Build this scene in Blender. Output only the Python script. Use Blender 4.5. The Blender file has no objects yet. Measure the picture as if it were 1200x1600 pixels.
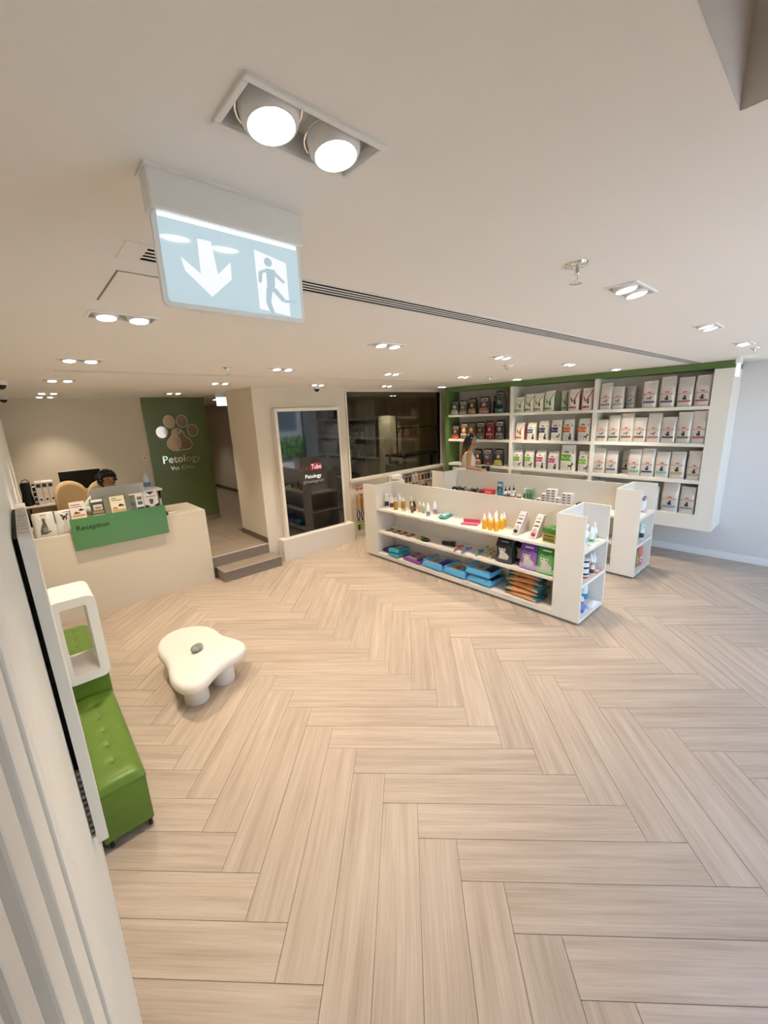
import bpy, bmesh, math, random
from mathutils import Vector, Matrix
from mathutils.geometry import tessellate_polygon
random.seed(7)
PI = math.pi
sc = bpy.context.scene
COL = sc.collection

# ------------------------------------------------------------------ camera
AX = math.radians(41.6)
PITCH, ROLL, EYE, FPX = 0.236938, -0.0440761, 2.2127, 633.58
def _room(v):
    x, y, z = v; c, s = math.cos(AX), math.sin(AX)
    return Vector((x*c + y*s, -x*s + y*c, z))
_f = Vector((0, math.cos(PITCH), -math.sin(PITCH))); _u = Vector((0, math.sin(PITCH), math.cos(PITCH))); _r = Vector((1, 0, 0))
_r2 = _r*math.cos(ROLL) + _u*math.sin(ROLL); _u2 = -_r*math.sin(ROLL) + _u*math.cos(ROLL)
R_, U_, F_ = _room(_r2), _room(_u2), _room(_f)
cam = bpy.data.objects.new('camera', bpy.data.cameras.new('camera')); COL.objects.link(cam)
cam.matrix_world = Matrix(((R_.x, U_.x, -F_.x, 0), (R_.y, U_.y, -F_.y, 0), (R_.z, U_.z, -F_.z, EYE), (0, 0, 0, 1)))
cam.data.sensor_fit = 'HORIZONTAL'; cam.data.sensor_width = 36; cam.data.lens = FPX/1200*36; cam.data.clip_start = 0.01; cam.data.clip_end = 200
sc.camera = cam
# ------------------------------------------------------------------ world and exposure
w = bpy.data.worlds.new('sky'); sc.world = w; w.use_nodes = True
nt = w.node_tree; bg = nt.nodes['Background']
sky = nt.nodes.new('ShaderNodeTexSky'); sky.sky_type = 'NISHITA'; sky.sun_disc = False; sky.sun_elevation = math.radians(50); sky.sun_rotation = math.radians(20)
nt.links.new(sky.outputs[0], bg.inputs[0]); bg.inputs[1].default_value = 1.05
vs = sc.view_settings; vs.view_transform = 'Standard'; vs.look = 'None'; vs.gamma = 1; vs.use_curve_mapping = False; vs.exposure = 0.12
H = 2.67; RAISED = 0.314
SPOT_W, SPOT_C, LAMP_E = 150.0, (1.0, 0.86, 0.67), 14.0
# sun high behind the shop: it lights the pavement in front, never the room directly
su = bpy.data.lights.new('sun', 'SUN'); su.energy = 21.0; su.angle = .01; su.color = (1, .97, .92)
so = bpy.data.objects.new('sun', su); COL.objects.link(so); so.rotation_euler = Vector((-.70, -.34, -.9)).to_track_quat('-Z', 'Y').to_euler()
# daylight portal in the shop-front glazing
pl = bpy.data.lights.new('glazing_portal', 'AREA'); pl.shape = 'RECTANGLE'; pl.size = 6.2; pl.size_y = 2.6; pl.cycles.is_portal = True
po = bpy.data.objects.new('glazing_portal', pl); COL.objects.link(po); po.location = (4.15, -.48, 1.35); po.rotation_euler = (math.radians(90), 0, 0)

# ------------------------------------------------------------------ materials
MATS = {}
def rgb(c):
    if isinstance(c, str):
        c = c.lstrip('#'); c = [int(c[i:i+2], 16)/255 for i in (0, 2, 4)]
        c = [x/12.92 if x <= .04045 else ((x+.055)/1.055)**2.4 for x in c]
    return (c[0], c[1], c[2], 1)
def mat(name, c=(.8, .8, .8), rough=.5, metal=0, emit=0, trans=0, noise=0, nscale=8, bump=0, coat=0, ior=1.45, spec=.5):
    if name in MATS: return MATS[name]
    m = bpy.data.materials.new(name); m.use_nodes = True; t = m.node_tree; b = t.nodes['Principled BSDF']
    c = rgb(c); b.inputs['Base Color'].default_value = c; b.inputs['Roughness'].default_value = rough; b.inputs['Metallic'].default_value = metal
    b.inputs['IOR'].default_value = ior; b.inputs['Specular IOR Level'].default_value = spec
    if trans: b.inputs['Transmission Weight'].default_value = trans
    if coat: b.inputs['Coat Weight'].default_value = coat; b.inputs['Coat Roughness'].default_value = .08
    if emit: b.inputs['Emission Color'].default_value = c; b.inputs['Emission Strength'].default_value = emit
    if noise or bump:
        tc = t.nodes.new('ShaderNodeTexCoord'); n = t.nodes.new('ShaderNodeTexNoise'); n.inputs['Scale'].default_value = nscale; n.inputs['Detail'].default_value = 4
        t.links.new(tc.outputs['Object'], n.inputs['Vector'])
        if noise:
            r = t.nodes.new('ShaderNodeValToRGB'); r.color_ramp.elements[0].position = .3; r.color_ramp.elements[1].position = .7
            r.color_ramp.elements[0].color = [x*(1-noise) for x in c[:3]]+[1]; r.color_ramp.elements[1].color = [min(1, x*(1+noise)) for x in c[:3]]+[1]
            t.links.new(n.outputs['Fac'], r.inputs[0]); t.links.new(r.outputs[0], b.inputs['Base Color'])
        if bump:
            bp = t.nodes.new('ShaderNodeBump'); bp.inputs['Strength'].default_value = bump; bp.inputs['Distance'].default_value = .01
            t.links.new(n.outputs['Fac'], bp.inputs['Height']); t.links.new(bp.outputs[0], b.inputs['Normal'])
    MATS[name] = m; return m
def C(hexc, rough=.45, **k):
    return mat('paint_%s_%02d%s' % (hexc, int(rough*100), ''.join(sorted(k))), hexc, rough, **k)
def wood_mat():
    m = bpy.data.materials.new('oak_plank'); m.use_nodes = True; t = m.node_tree; N = t.nodes.new; K = t.links.new; b = t.nodes['Principled BSDF']
    tc = N('ShaderNodeTexCoord'); oi = N('ShaderNodeObjectInfo')
    mul = N('ShaderNodeVectorMath'); mul.operation = 'MULTIPLY'; mul.inputs[1].default_value = (1, 1, 1)
    cmb = N('ShaderNodeCombineXYZ'); sc_ = N('ShaderNodeMath'); sc_.operation = 'MULTIPLY'; sc_.inputs[1].default_value = 37
    K(oi.outputs['Random'], sc_.inputs[0]); K(sc_.outputs[0], cmb.inputs[0]); K(sc_.outputs[0], cmb.inputs[1])
    add = N('ShaderNodeVectorMath'); add.operation = 'ADD'; K(tc.outputs['Object'], add.inputs[0]); K(cmb.outputs[0], add.inputs[1])
    def noise(vec, scale, detail, rough=.55):
        mp = N('ShaderNodeMapping'); mp.inputs['Scale'].default_value = vec; K(add.outputs[0], mp.inputs[0])
        n = N('ShaderNodeTexNoise'); n.inputs['Scale'].default_value = scale; n.inputs['Detail'].default_value = detail; n.inputs['Roughness'].default_value = rough
        K(mp.outputs[0], n.inputs['Vector']); return n
    n1 = noise((.7, 13, 1), 1.6, 6, .6); n2 = noise((2.0, 80, 1), 1.5, 4, .65); n3 = noise((1.2, 5, 1), 1.2, 2)
    r1 = N('ShaderNodeValToRGB'); e = r1.color_ramp.elements; e[0].position = .3; e[0].color = rgb('#b09d8b'); e[1].position = .68; e[1].color = rgb('#ccbbaa')
    K(n1.outputs['Fac'], r1.inputs[0])
    r2 = N('ShaderNodeValToRGB'); e = r2.color_ramp.elements; e[0].position = .36; e[0].color = (.74, .71, .67, 1); e[1].position = .58; e[1].color = (1, 1, 1, 1)
    K(n2.outputs['Fac'], r2.inputs[0])
    mx = N('ShaderNodeMix'); mx.data_type = 'RGBA'; mx.blend_type = 'MULTIPLY'; mx.inputs[0].default_value = .45; K(r1.outputs[0], mx.inputs[6]); K(r2.outputs[0], mx.inputs[7])
    hs = N('ShaderNodeHueSaturation'); K(mx.outputs[2], hs.inputs['Color'])
    mr = N('ShaderNodeMapRange'); mr.inputs[3].default_value = .93; mr.inputs[4].default_value = 1.06; K(oi.outputs['Random'], mr.inputs[0]); K(mr.outputs[0], hs.inputs['Value'])
    K(hs.outputs[0], b.inputs['Base Color']); b.inputs['Roughness'].default_value = .42
    rr = N('ShaderNodeMapRange'); rr.inputs[3].default_value = .36; rr.inputs[4].default_value = .5; K(n3.outputs['Fac'], rr.inputs[0]); K(rr.outputs[0], b.inputs['Roughness'])
    bp = N('ShaderNodeBump'); bp.inputs['Strength'].default_value = .12; bp.inputs['Distance'].default_value = .004; K(n2.outputs['Fac'], bp.inputs['Height']); K(bp.outputs[0], b.inputs['Normal'])
    return m
WHITE = mat('white_laminate', '#ebe5db', .38)
WALLP = mat('wall_paint', '#e3d8c7', .75, noise=.012, nscale=3)
CEILP = mat('ceiling_paint', '#f3eee8', .85)
GREEN = mat('olive_green_paint', '#5c7742', .45)
BLACK = mat('black_plastic', '#0c0c0d', .4)
DARK = mat('dark_grey', '#2a2a2c', .5)
CHROME = mat('chrome', (.9, .9, .88), .06, 1)
STEEL = mat('steel', (.72, .71, .69), .25, 1)
TILE = mat('grey_brown_tile', '#9c8d7c', .5, noise=.05, nscale=5)
GROUT = mat('grout', '#7d7062', .9)
PAPER = C('f3f1ee', .6)

# ------------------------------------------------------------------ mesh helpers
class MB:
    def __init__(s): s.v = []; s.f = []; s.m = []; s.k = 0
    def add(s, vs, fs, M=None):
        o = len(s.v)
        s.v += [tuple(M @ Vector(p)) if M else tuple(p) for p in vs]
        s.f += [tuple(i+o for i in f) for f in fs]; s.m += [s.k]*len(fs); return s
    def box(s, x0, y0, z0, x1, y1, z1, M=None):
        x0, x1 = sorted((x0, x1)); y0, y1 = sorted((y0, y1)); z0, z1 = sorted((z0, z1))
        return s.add([(x0,y0,z0),(x1,y0,z0),(x1,y1,z0),(x0,y1,z0),(x0,y0,z1),(x1,y0,z1),(x1,y1,z1),(x0,y1,z1)],
                     [(3,2,1,0),(4,5,6,7),(0,1,5,4),(1,2,6,5),(2,3,7,6),(3,0,4,7)], M)
    def prism(s, poly, z0, z1, M=None):
        n = len(poly)
        return s.add([(x,y,z0) for x,y in poly]+[(x,y,z1) for x,y in poly],
                     [tuple(range(n-1,-1,-1)), tuple(range(n,2*n))]+[(i,(i+1)%n,n+(i+1)%n,n+i) for i in range(n)], M)
    def lathe(s, prof, n=16, c=(0,0,0), M=None):
        vs = []; fs = []
        for r, z in prof:
            for i in range(n):
                a = 2*PI*i/n; vs.append((c[0]+r*math.cos(a), c[1]+r*math.sin(a), c[2]+z))
        for j in range(len(prof)-1):
            for i in range(n): fs.append((j*n+i, j*n+(i+1)%n, (j+1)*n+(i+1)%n, (j+1)*n+i))
        if prof[0][0] > 1e-5: fs.append(tuple(range(n-1,-1,-1)))
        if prof[-1][0] > 1e-5: fs.append(tuple((len(prof)-1)*n+i for i in range(n)))
        return s.add(vs, fs, M)
    def tube(s, pts, r, n=8, M=None, closed=False):
        pts = [Vector(p) for p in pts]; N = len(pts); vs = []; fs = []
        rs = r if isinstance(r, (list, tuple)) else [r]*N
        for i, p in enumerate(pts):
            a = pts[i-1] if (i or closed) else p; b = pts[(i+1) % N] if (i < N-1 or closed) else p
            d = (b-a).normalized(); up = Vector((0,0,1)) if abs(d.z) < .93 else Vector((1,0,0))
            x = d.cross(up).normalized(); y = d.cross(x)
            for k in range(n):
                t = 2*PI*k/n; vs.append(p + rs[i]*(x*math.cos(t)+y*math.sin(t)))
        for i in range(N if closed else N-1):
            for k in range(n): fs.append((i*n+k, i*n+(k+1)%n, ((i+1)%N)*n+(k+1)%n, ((i+1)%N)*n+k))
        if not closed: fs += [tuple(range(n-1,-1,-1)), tuple((N-1)*n+k for k in range(n))]
        return s.add(vs, fs, M)
    def ball(s, c, r, nu=12, nv=8, M=None):
        rx, ry, rz = r if isinstance(r, (list, tuple)) else (r,)*3
        vs = [(c[0], c[1], c[2]-rz)]; fs = []
        for j in range(1, nv):
            a = -PI/2+PI*j/nv
            for i in range(nu):
                t = 2*PI*i/nu; vs.append((c[0]+rx*math.cos(a)*math.cos(t), c[1]+ry*math.cos(a)*math.sin(t), c[2]+rz*math.sin(a)))
        vs.append((c[0], c[1], c[2]+rz)); L = len(vs)-1
        for i in range(nu):
            fs.append((0, 1+(i+1)%nu, 1+i)); fs.append((L, 1+(nv-2)*nu+i, 1+(nv-2)*nu+(i+1)%nu))
            for j in range(nv-2): fs.append((1+j*nu+i, 1+j*nu+(i+1)%nu, 1+(j+1)*nu+(i+1)%nu, 1+(j+1)*nu+i))
        return s.add(vs, fs, M)
    def grid(s, fn, nu, nv, M=None):
        vs = [fn(i/nu, j/nv) for j in range(nv+1) for i in range(nu+1)]
        return s.add(vs, [(j*(nu+1)+i, j*(nu+1)+i+1, (j+1)*(nu+1)+i+1, (j+1)*(nu+1)+i) for j in range(nv) for i in range(nu)], M)
    def slab(s, pts, d, M=None):
        """closed polygon given as 3-D points, thickened by the vector d"""
        n = len(pts); d = Vector(d); P = [Vector(p) for p in pts]
        return s.add(P+[p+d for p in P], [tuple(range(n-1,-1,-1)), tuple(range(n,2*n))]+[(i,(i+1)%n,n+(i+1)%n,n+i) for i in range(n)], M)
def link(name, me, parent=None, loc=None):
    o = bpy.data.objects.new(name, me); COL.objects.link(o)
    if parent: o.parent = parent
    if loc: o.location = loc
    return o
def mesh(name, mb, m, bev=0, smooth=0, seg=2):
    me = bpy.data.meshes.new(name); me.from_pydata(mb.v, [], mb.f)
    ms = m if isinstance(m, (list, tuple)) else [m]
    for q in ms: me.materials.append(q)
    if len(ms) > 1: me.polygons.foreach_set('material_index', mb.m)
    if bev:
        b = bmesh.new(); b.from_mesh(me)
        bmesh.ops.bevel(b, geom=list(b.edges), offset=bev, segments=seg, affect='EDGES', profile=.5, clamp_overlap=True)
        b.to_mesh(me); b.free()
    if smooth:
        me.polygons.foreach_set('use_smooth', [True]*len(me.polygons)); me.set_sharp_from_angle(angle=math.radians(smooth))
    me.update(); return me
def obj(name, mb, m, parent=None, bev=0, smooth=0, seg=2, loc=None):
    return link(name, mesh(name, mb, m, bev, smooth, seg), parent, loc)
def tag(o, label, cat, group=None):
    o['label'] = label; o['category'] = cat
    if group: o['group'] = group
    return o
def thing(name, label, cat, loc=(0,0,0), rz=0, group=None):
    o = bpy.data.objects.new(name, None); COL.objects.link(o); o.location = loc; o.rotation_euler = (0,0,rz); o.empty_display_size = .05
    return tag(o, label, cat, group)
def struct(name, mb, m, parent=None, **k):
    o = obj(name, mb, m, parent, **k)
    if not parent: o['kind'] = 'structure'
    return o
def dup(root, loc, rz=None, label=None, scale=None, group=None):
    r = root.copy(); COL.objects.link(r); r.location = loc
    if rz is not None: r.rotation_euler = (0,0,rz)
    if scale: r.scale = scale
    if label: r['label'] = label
    if group: r['group'] = group
    for ch in root.children:
        c = ch.copy(); COL.objects.link(c); c.parent = r
        for g in ch.children:
            d = g.copy(); COL.objects.link(d); d.parent = c
    return r
_TX = {}
def text_geo(s, bold=False):
    """flat glyph triangles of a string, height about 1, centred on x"""
    if s in _TX: return _TX[s]
    cu = bpy.data.curves.new('t', 'FONT'); cu.body = s; cu.size = 1; cu.align_x = 'CENTER'; cu.resolution_u = 2
    if bold: cu.offset = .012
    o = bpy.data.objects.new('t', cu); COL.objects.link(o)
    dg = bpy.context.evaluated_depsgraph_get(); dg.update(); me = bpy.data.meshes.new_from_object(o.evaluated_get(dg))
    vs = [tuple(v.co) for v in me.vertices]; fs = [tuple(p.vertices) for p in me.polygons]
    bpy.data.objects.remove(o); bpy.data.curves.remove(cu); bpy.data.meshes.remove(me)
    _TX[s] = (vs, fs); return _TX[s]
def text_obj(name, s, m, parent, fn, h, wmax=None, depth=0, bold=False):
    """lettering placed through fn(x, y) -> 3-D point; h = cap height"""
    vs, fs = text_geo(s, bold); k = h/.7
    W = max(v[0] for v in vs)-min(v[0] for v in vs)
    kx = k if not wmax else min(k, wmax/W)
    mb = MB(); mb.add([fn(v[0]*kx, v[1]*k) for v in vs], fs)
    o = obj(name, mb, m, parent)
    if depth:
        md = o.modifiers.new('solid', 'SOLIDIFY'); md.thickness = depth; md.offset = 0
    return o
def rounded(w, h, r, n=5):
    pts = []
    for cx, cy, a0 in ((w/2-r, h/2-r, 0), (-w/2+r, h/2-r, 90), (-w/2+r, -h/2+r, 180), (w/2-r, -h/2+r, 270)):
        for i in range(n+1):
            a = math.radians(a0+90*i/n); pts.append((cx+r*math.cos(a), cy+r*math.sin(a)))
    return pts
def clip_poly(P, nx, ny, d):
    out = []
    for i in range(len(P)):
        a, b = P[i], P[(i+1) % len(P)]; da, db = a[0]*nx+a[1]*ny-d, b[0]*nx+b[1]*ny-d
        if da <= 0: out.append(a)
        if (da < 0 < db) or (db < 0 < da):
            t = da/(da-db); out.append((a[0]+(b[0]-a[0])*t, a[1]+(b[1]-a[1])*t))
    return out

# ================================================================== STRUCTURE
XL, XR, YF, YB = -.05, 7.2, -.45, 5.80
# ---- herringbone floor, one object per plank
WOOD = wood_mat()
floor = struct('floor', MB().box(XL-.1, YF-.1, -.06, XR+.1, YB+.1, -.004), GROUT)
PW, PL = .2, 1.185
th = math.radians(-45.0)
dH = Vector((math.cos(th), math.sin(th))); dV = Vector((-math.sin(th), math.cos(th)))
P0 = Vector((1.3489, 2.4713))
full = mesh('plank', MB().box(-PL/2+.0013, -PW/2+.0013, -.01, PL/2-.0013, PW/2-.0013, 0), WOOD)
for i in range(-40, 60):
    for j in range(-8, 9):
        o_ = P0 + dH*(i*PW+j*PL) + dV*(-i*PW+j*PL)
        for kind in (0, 1):
            if kind == 0: c = o_+dH*PL/2-dV*PW/2; ang = th
            else: c = o_-dH*PW/2-dV*PL/2; ang = th+PI/2
            ca, sa = math.cos(ang), math.sin(ang)
            hx, hy = PL/2-.0013, PW/2-.0013
            P = [(c.x+ca*x-sa*y, c.y+sa*x+ca*y) for x, y in ((-hx,-hy),(hx,-hy),(hx,hy),(-hx,hy))]
            Q = P
            for nx, ny, d in ((-1,0,-XL),(1,0,XR),(0,-1,-YF),(0,1,YB)):
                Q = clip_poly(Q, nx, ny, d)
                if len(Q) < 3: break
            if len(Q) < 3: continue
            area = abs(sum(Q[k][0]*Q[(k+1)%len(Q)][1]-Q[(k+1)%len(Q)][0]*Q[k][1] for k in range(len(Q))))/2
            if area < .004: continue
            if area > hx*hy*4*.999: me = full
            else:
                loc = [((x-c.x)*ca+(y-c.y)*sa, -(x-c.x)*sa+(y-c.y)*ca) for x, y in Q]
                me = mesh('plank', MB().prism(loc, -.01, 0), WOOD)
            o = link('plank', me, floor, (c.x, c.y, 0)); o.rotation_euler = (0, 0, ang)
# ---- raised floor and corridor tiles
rf = struct('floor_raised', MB().box(XL, 5.775, 0, 1.745, 8.4, RAISED-.004).box(1.795, YB+.02, 0, 2.69, 12.7, RAISED-.004).box(1.745, 6.54, 0, 1.795, 12.7, RAISED-.004).box(2.69, 6.75, 0, 4.3, 12.7, RAISED-.004), GROUT)
for i in range(8):
    for j in range(12):
        x0, y0 = -.05+i*.6, 5.82+j*.6; x1, y1 = x0+.6, y0+.6
        if x1 > 4.3: x1 = 4.3
        if y0 > 12.6 or x0 >= 4.29: continue
        if y0 < 6.74 and x0 >= 2.68: continue
        if y0 > 8.3 and x1 < 1.9: continue
        if y0 < 6.74 and x1 > 2.69: x1 = 2.69
        if y0 < 6.4 and x0 < 1.74 < x1: x1 = 1.74
        obj('tile', MB().box(x0+.0015, y0+.0015, RAISED-.008, x1-.0015, y1-.0015, RAISED), TILE, rf)
stp = struct('floor_step', MB().box(1.845, 5.505, .001, 2.735, 5.835, .147), mat('step_riser', '#8d8177', .5, noise=.06, nscale=14))
obj('tread', MB().box(1.84, 5.497, .147, 2.74, 5.835, .158), TILE, stp)
obj('nosing', MB().box(1.838, 5.494, .15, 2.742, 5.5, .159), C('d9cfc2', .4), stp)
obj('upper_riser', MB().box(1.80, 5.80, .158, 2.688, 5.819, RAISED-.011), MATS['step_riser'], stp)
obj('upper_nosing', MB().box(1.80, 5.796, RAISED-.011, 2.688, 5.819, RAISED), C('d9cfc2', .4), stp)
# ---- ceiling with openings
LIGHTS = []  # x, y, w, d, name bits
GX = [.455, 2.02, 3.44, 4.8, 6.22]; GY = [.67, 2.16, 3.63, 5.2]
for j, y in enumerate(GY):
    for i, x in enumerate(GX):
        if (i, j) in ((4, 0),): continue
        LIGHTS.append((i, j, x, y))
LIGHTS += [(0, 4, .46, 7.06), (1, 4, 2.0, 7.06), (0, 5, .47, 7.85), (5, 6, 3.4, 9.0), (5, 7, 3.4, 11.2), (6, 8, 7.5, 7.9), (7, 8, 9.1, 7.4)]  # last two: unseen lamps added to brighten the grooming room
LW, LD = .262, .125
holes = [(x-LW/2+.012, x+LW/2-.012, y-LD/2+.012, y+LD/2-.012) for _, _, x, y in LIGHTS]
holes.append((XL-.02, .985, YF-.1, .188))
SLOTS = [(.31, 7.05, 1.29, 1.435), (.30, 6.3, 4.29, 4.42)]
for s in SLOTS: holes.append((s[0]+.05, s[1]-.02, s[2]+.02, s[3]-.02))
X0, X1, Y0, Y1 = -.3, 10.6, YF-.11, 12.8
xs = sorted({X0, X1}|{v for h in holes for v in h[:2] if X0 < v < X1}); ys = sorted({Y0, Y1}|{v for h in holes for v in h[2:] if Y0 < v < Y1})
mb = MB()
for a, b in zip(xs, xs[1:]):
    for c, d in zip(ys, ys[1:]):
        mx, my = (a+b)/2, (c+d)/2
        if any(h[0] < mx < h[1] and h[2] < my < h[3] for h in holes): continue
        mb.add([(a,c,H),(b,c,H),(b,d,H),(a,d,H)], [(0,3,2,1)])
ceil = struct('ceiling', mb, CEILP)
PZ = H+.62
struct('ceiling_pocket', MB().box(.985, YF-.1, H+.001, 1.0, .2, PZ).box(XL-.02, .188, H+.001, .985, .2, PZ).box(XL-.1, YF-.1, PZ, 1.0, .2, PZ+.02), CEILP)
struct('roof', MB().box(-.5, YF-.2, H+.72, 11, 13, H+.82).box(-.5,YF-.2,H+.001,-.31,13,H+.72).box(10.65,YF-.2,H+.001,11,13,H+.72).box(-.5,YF-.2,H+.001,11,YF-.125,H+.72).box(-.5,12.85,H+.001,11,13,H+.72), DARK)  # unseen shell above the ceiling, added to block outside light
struct('sky_blocker', MB().box(-.5, YF-1.1, H+.1, 9.2, YF-.21, H+.4), C('d8d5d0', .7))  # unseen slab over the glazing, added to cut sky light on the floor
# ---- walls
struct('wall_back', MB().box(2.69, YB, 0, 4.385, YB+.1, H).box(4.385, YB, 0, 6.87, YB+.1, 1.055).box(4.385, YB, 2.62, 6.87, YB+.1, H).box(6.87, YB, 0, XR, YB+.1, H).box(2.69, YB+.1, 0, 2.79, 6.75, H).box(2.79, 6.65, 0, 4.3, 6.75, H), WALLP)
struct('wall_right', MB().box(XR, YF, 0, XR+.15, YB+.1, H), mat('wall_paint_cool', '#d8d5d6', .75, noise=.01, nscale=3))
struct('baseboard_right', MB().box(XR-.016, YF, 0, XR, YB, .10), C('efedea', .4), bev=.003)
struct('wall_reception', MB().box(-.3, 8.30, 0, 1.79, 8.4, H).box(1.79, 8.262, RAISED, 2.85, 8.4, H), WALLP)
struct('wall_green_feature', MB().box(1.785, 8.235, RAISED+.075, 2.85, 8.262, H-.002), mat('feature_green', '#6c7a49', .28))
struct('trim_1', MB().box(1.785, 8.225, RAISED, 2.86, 8.262, RAISED+.075), TILE)
struct('wall_corridor', MB().box(4.28, 6.75, 0, 4.4, 12.8, H).box(1.7, 12.65, 0, 4.4, 12.8, H).box(1.69, 8.4, 0, 1.79, 12.8, H), WALLP)
struct('trim_2', MB().box(4.265, 6.76, RAISED, 4.28, 12.65, RAISED+.085).box(1.8, 12.635, RAISED, 4.26, 12.65, RAISED+.085).box(2.675, 5.80, RAISED, 2.69, 6.76, RAISED+.085), C('6d6257', .5))
# left wall: plain base + mouldings near the viewer + fluted slats
wl = struct('wall_left', MB().box(-.25, YF, 0, -.064, 8.4, PZ), C('dedad4', .6))
BATT = C('e6e3df', .4)
for a, b, d in ((-.3,.0,.012),(.04,.10,.012),(.135,.185,.012),(.204,.224,.012), (.246,.285,.012), (.33,.395,.013), (.455,.545,.013), (.565,.60,.016)):
    obj('batten', MB().box(-.066, a, 0, -.066+d, b, H+.0), BATT, wl, bev=.003)
slat = mesh('slat', MB().prism([(-.064,-.0165)]+[(-.062+.012*math.cos(a), .0165*math.sin(a)) for a in (-1.35,-.9,-.45,0,.45,.9,1.35)]+[(-.064,.0165)], 0, H-.001), C('e9e3d8', .5))
y = .64
while y < 5.7:
    link('slat', slat, wl, (0, y, 0)); y += .036
# front wall with glazing (behind the camera, seen mirrored in the big screen)
struct('wall_front', MB().box(-.3, YF-.12, 0, 1.0, YF, H).box(-.3, YF-.12, H, 1.0, YF, PZ).box(1.0, YF-.12, H-.12, XR+.15, YF, H).box(1.0, YF-.12, 0, XR+.15, YF, .06), WALLP)
def pane_mat(name, tint, boost=1.0):
    """thin glass pane: clear transmission plus a Schlick mirror term (the same on both faces)"""
    m = bpy.data.materials.new(name); m.use_nodes = True; t = m.node_tree; t.nodes.clear(); N = t.nodes.new
    o = N('ShaderNodeOutputMaterial'); mx = N('ShaderNodeMixShader'); a = N('ShaderNodeBsdfTransparent'); b = N('ShaderNodeBsdfGlossy'); f = N('ShaderNodeLayerWeight'); p = N('ShaderNodeMath'); k = N('ShaderNodeMath')
    a.inputs[0].default_value = (*tint, 1); b.inputs['Roughness'].default_value = .0; p.operation = 'POWER'; p.inputs[1].default_value = 5; k.operation = 'MULTIPLY_ADD'; k.inputs[1].default_value = .95*boost; k.inputs[2].default_value = .04*boost; k.use_clamp = True
    t.links.new(f.outputs['Facing'], p.inputs[0]); t.links.new(p.outputs[0], k.inputs[0]); t.links.new(k.outputs[0], mx.inputs[0]); t.links.new(a.outputs[0], mx.inputs[1]); t.links.new(b.outputs[0], mx.inputs[2]); t.links.new(mx.outputs[0], o.inputs[0])
    return m
GLASS = pane_mat('clear_glass', (.97, .98, .98))
MULL = C('1a1b1d', .4)
for n, (a, b) in enumerate(((1.0, 3.0), (3.0, 5.0), (5.0, XR))):
    wn = struct('window_%d' % (n+2), MB().box(a, YF-.09, .06, a+.06, YF-.03, H-.12).box(b-.06, YF-.09, .06, b, YF-.03, H-.12).box(a+.06, YF-.09, .06, b-.06, YF-.03, .12).box(a+.06, YF-.09, H-.18, b-.06, YF-.03, H-.12), MULL)
    obj('pane', MB().box(a+.06, YF-.064, .12, b-.06, YF-.056, H-.18), GLASS, wn)
# interior window to the grooming room
FR = C('e4ddd0', .45)
wi = struct('window_1', MB().box(4.36, YB-.02, 1.055, 4.39, YB+.1, 2.64).box(6.87, YB-.02, 1.055, 6.92, YB+.1, 2.64).box(4.39, YB-.02, 2.612, 6.87, YB+.1, 2.64).box(4.35, YB-.045, 1.04, 6.93, YB+.1, 1.092), FR)
obj('pane', MB().box(4.39, YB+.03, 1.092, 6.87, YB+.038, 2.612), pane_mat('tinted_glass', (.66, .66, .60), 1.9), wi)
# grooming room shell
struct('wall_grooming', MB().box(4.4, 9.2, 0, 10.5, 9.3, H).box(10.4, 5.9, 0, 10.5, 9.2, H).box(4.4, 6.76, 0, 4.45, 9.2, H).box(XR+.15, 5.8, 0, 10.4, 5.9, H), C('dccfb4', .7))
struct('floor_grooming', MB().box(4.4, 5.9, .2, 10.4, 9.2, RAISED), TILE)
struct('trim_3', MB().box(4.34, YB-.006, 0, 4.352, YB, 1.04), C('cfc6b8', .5))
# outside
struct('ground_outside', MB().box(-40, -60, -.2, 60, YF-.14, -.03), C('b5b3ae', .9))
struct('kerb_outside', MB().box(-10, -6.2, -.03, 30, -5.9, .1).box(-10, -9.2, -.03, 30, -8.9, .14), C('b8b5ae', .8))

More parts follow.
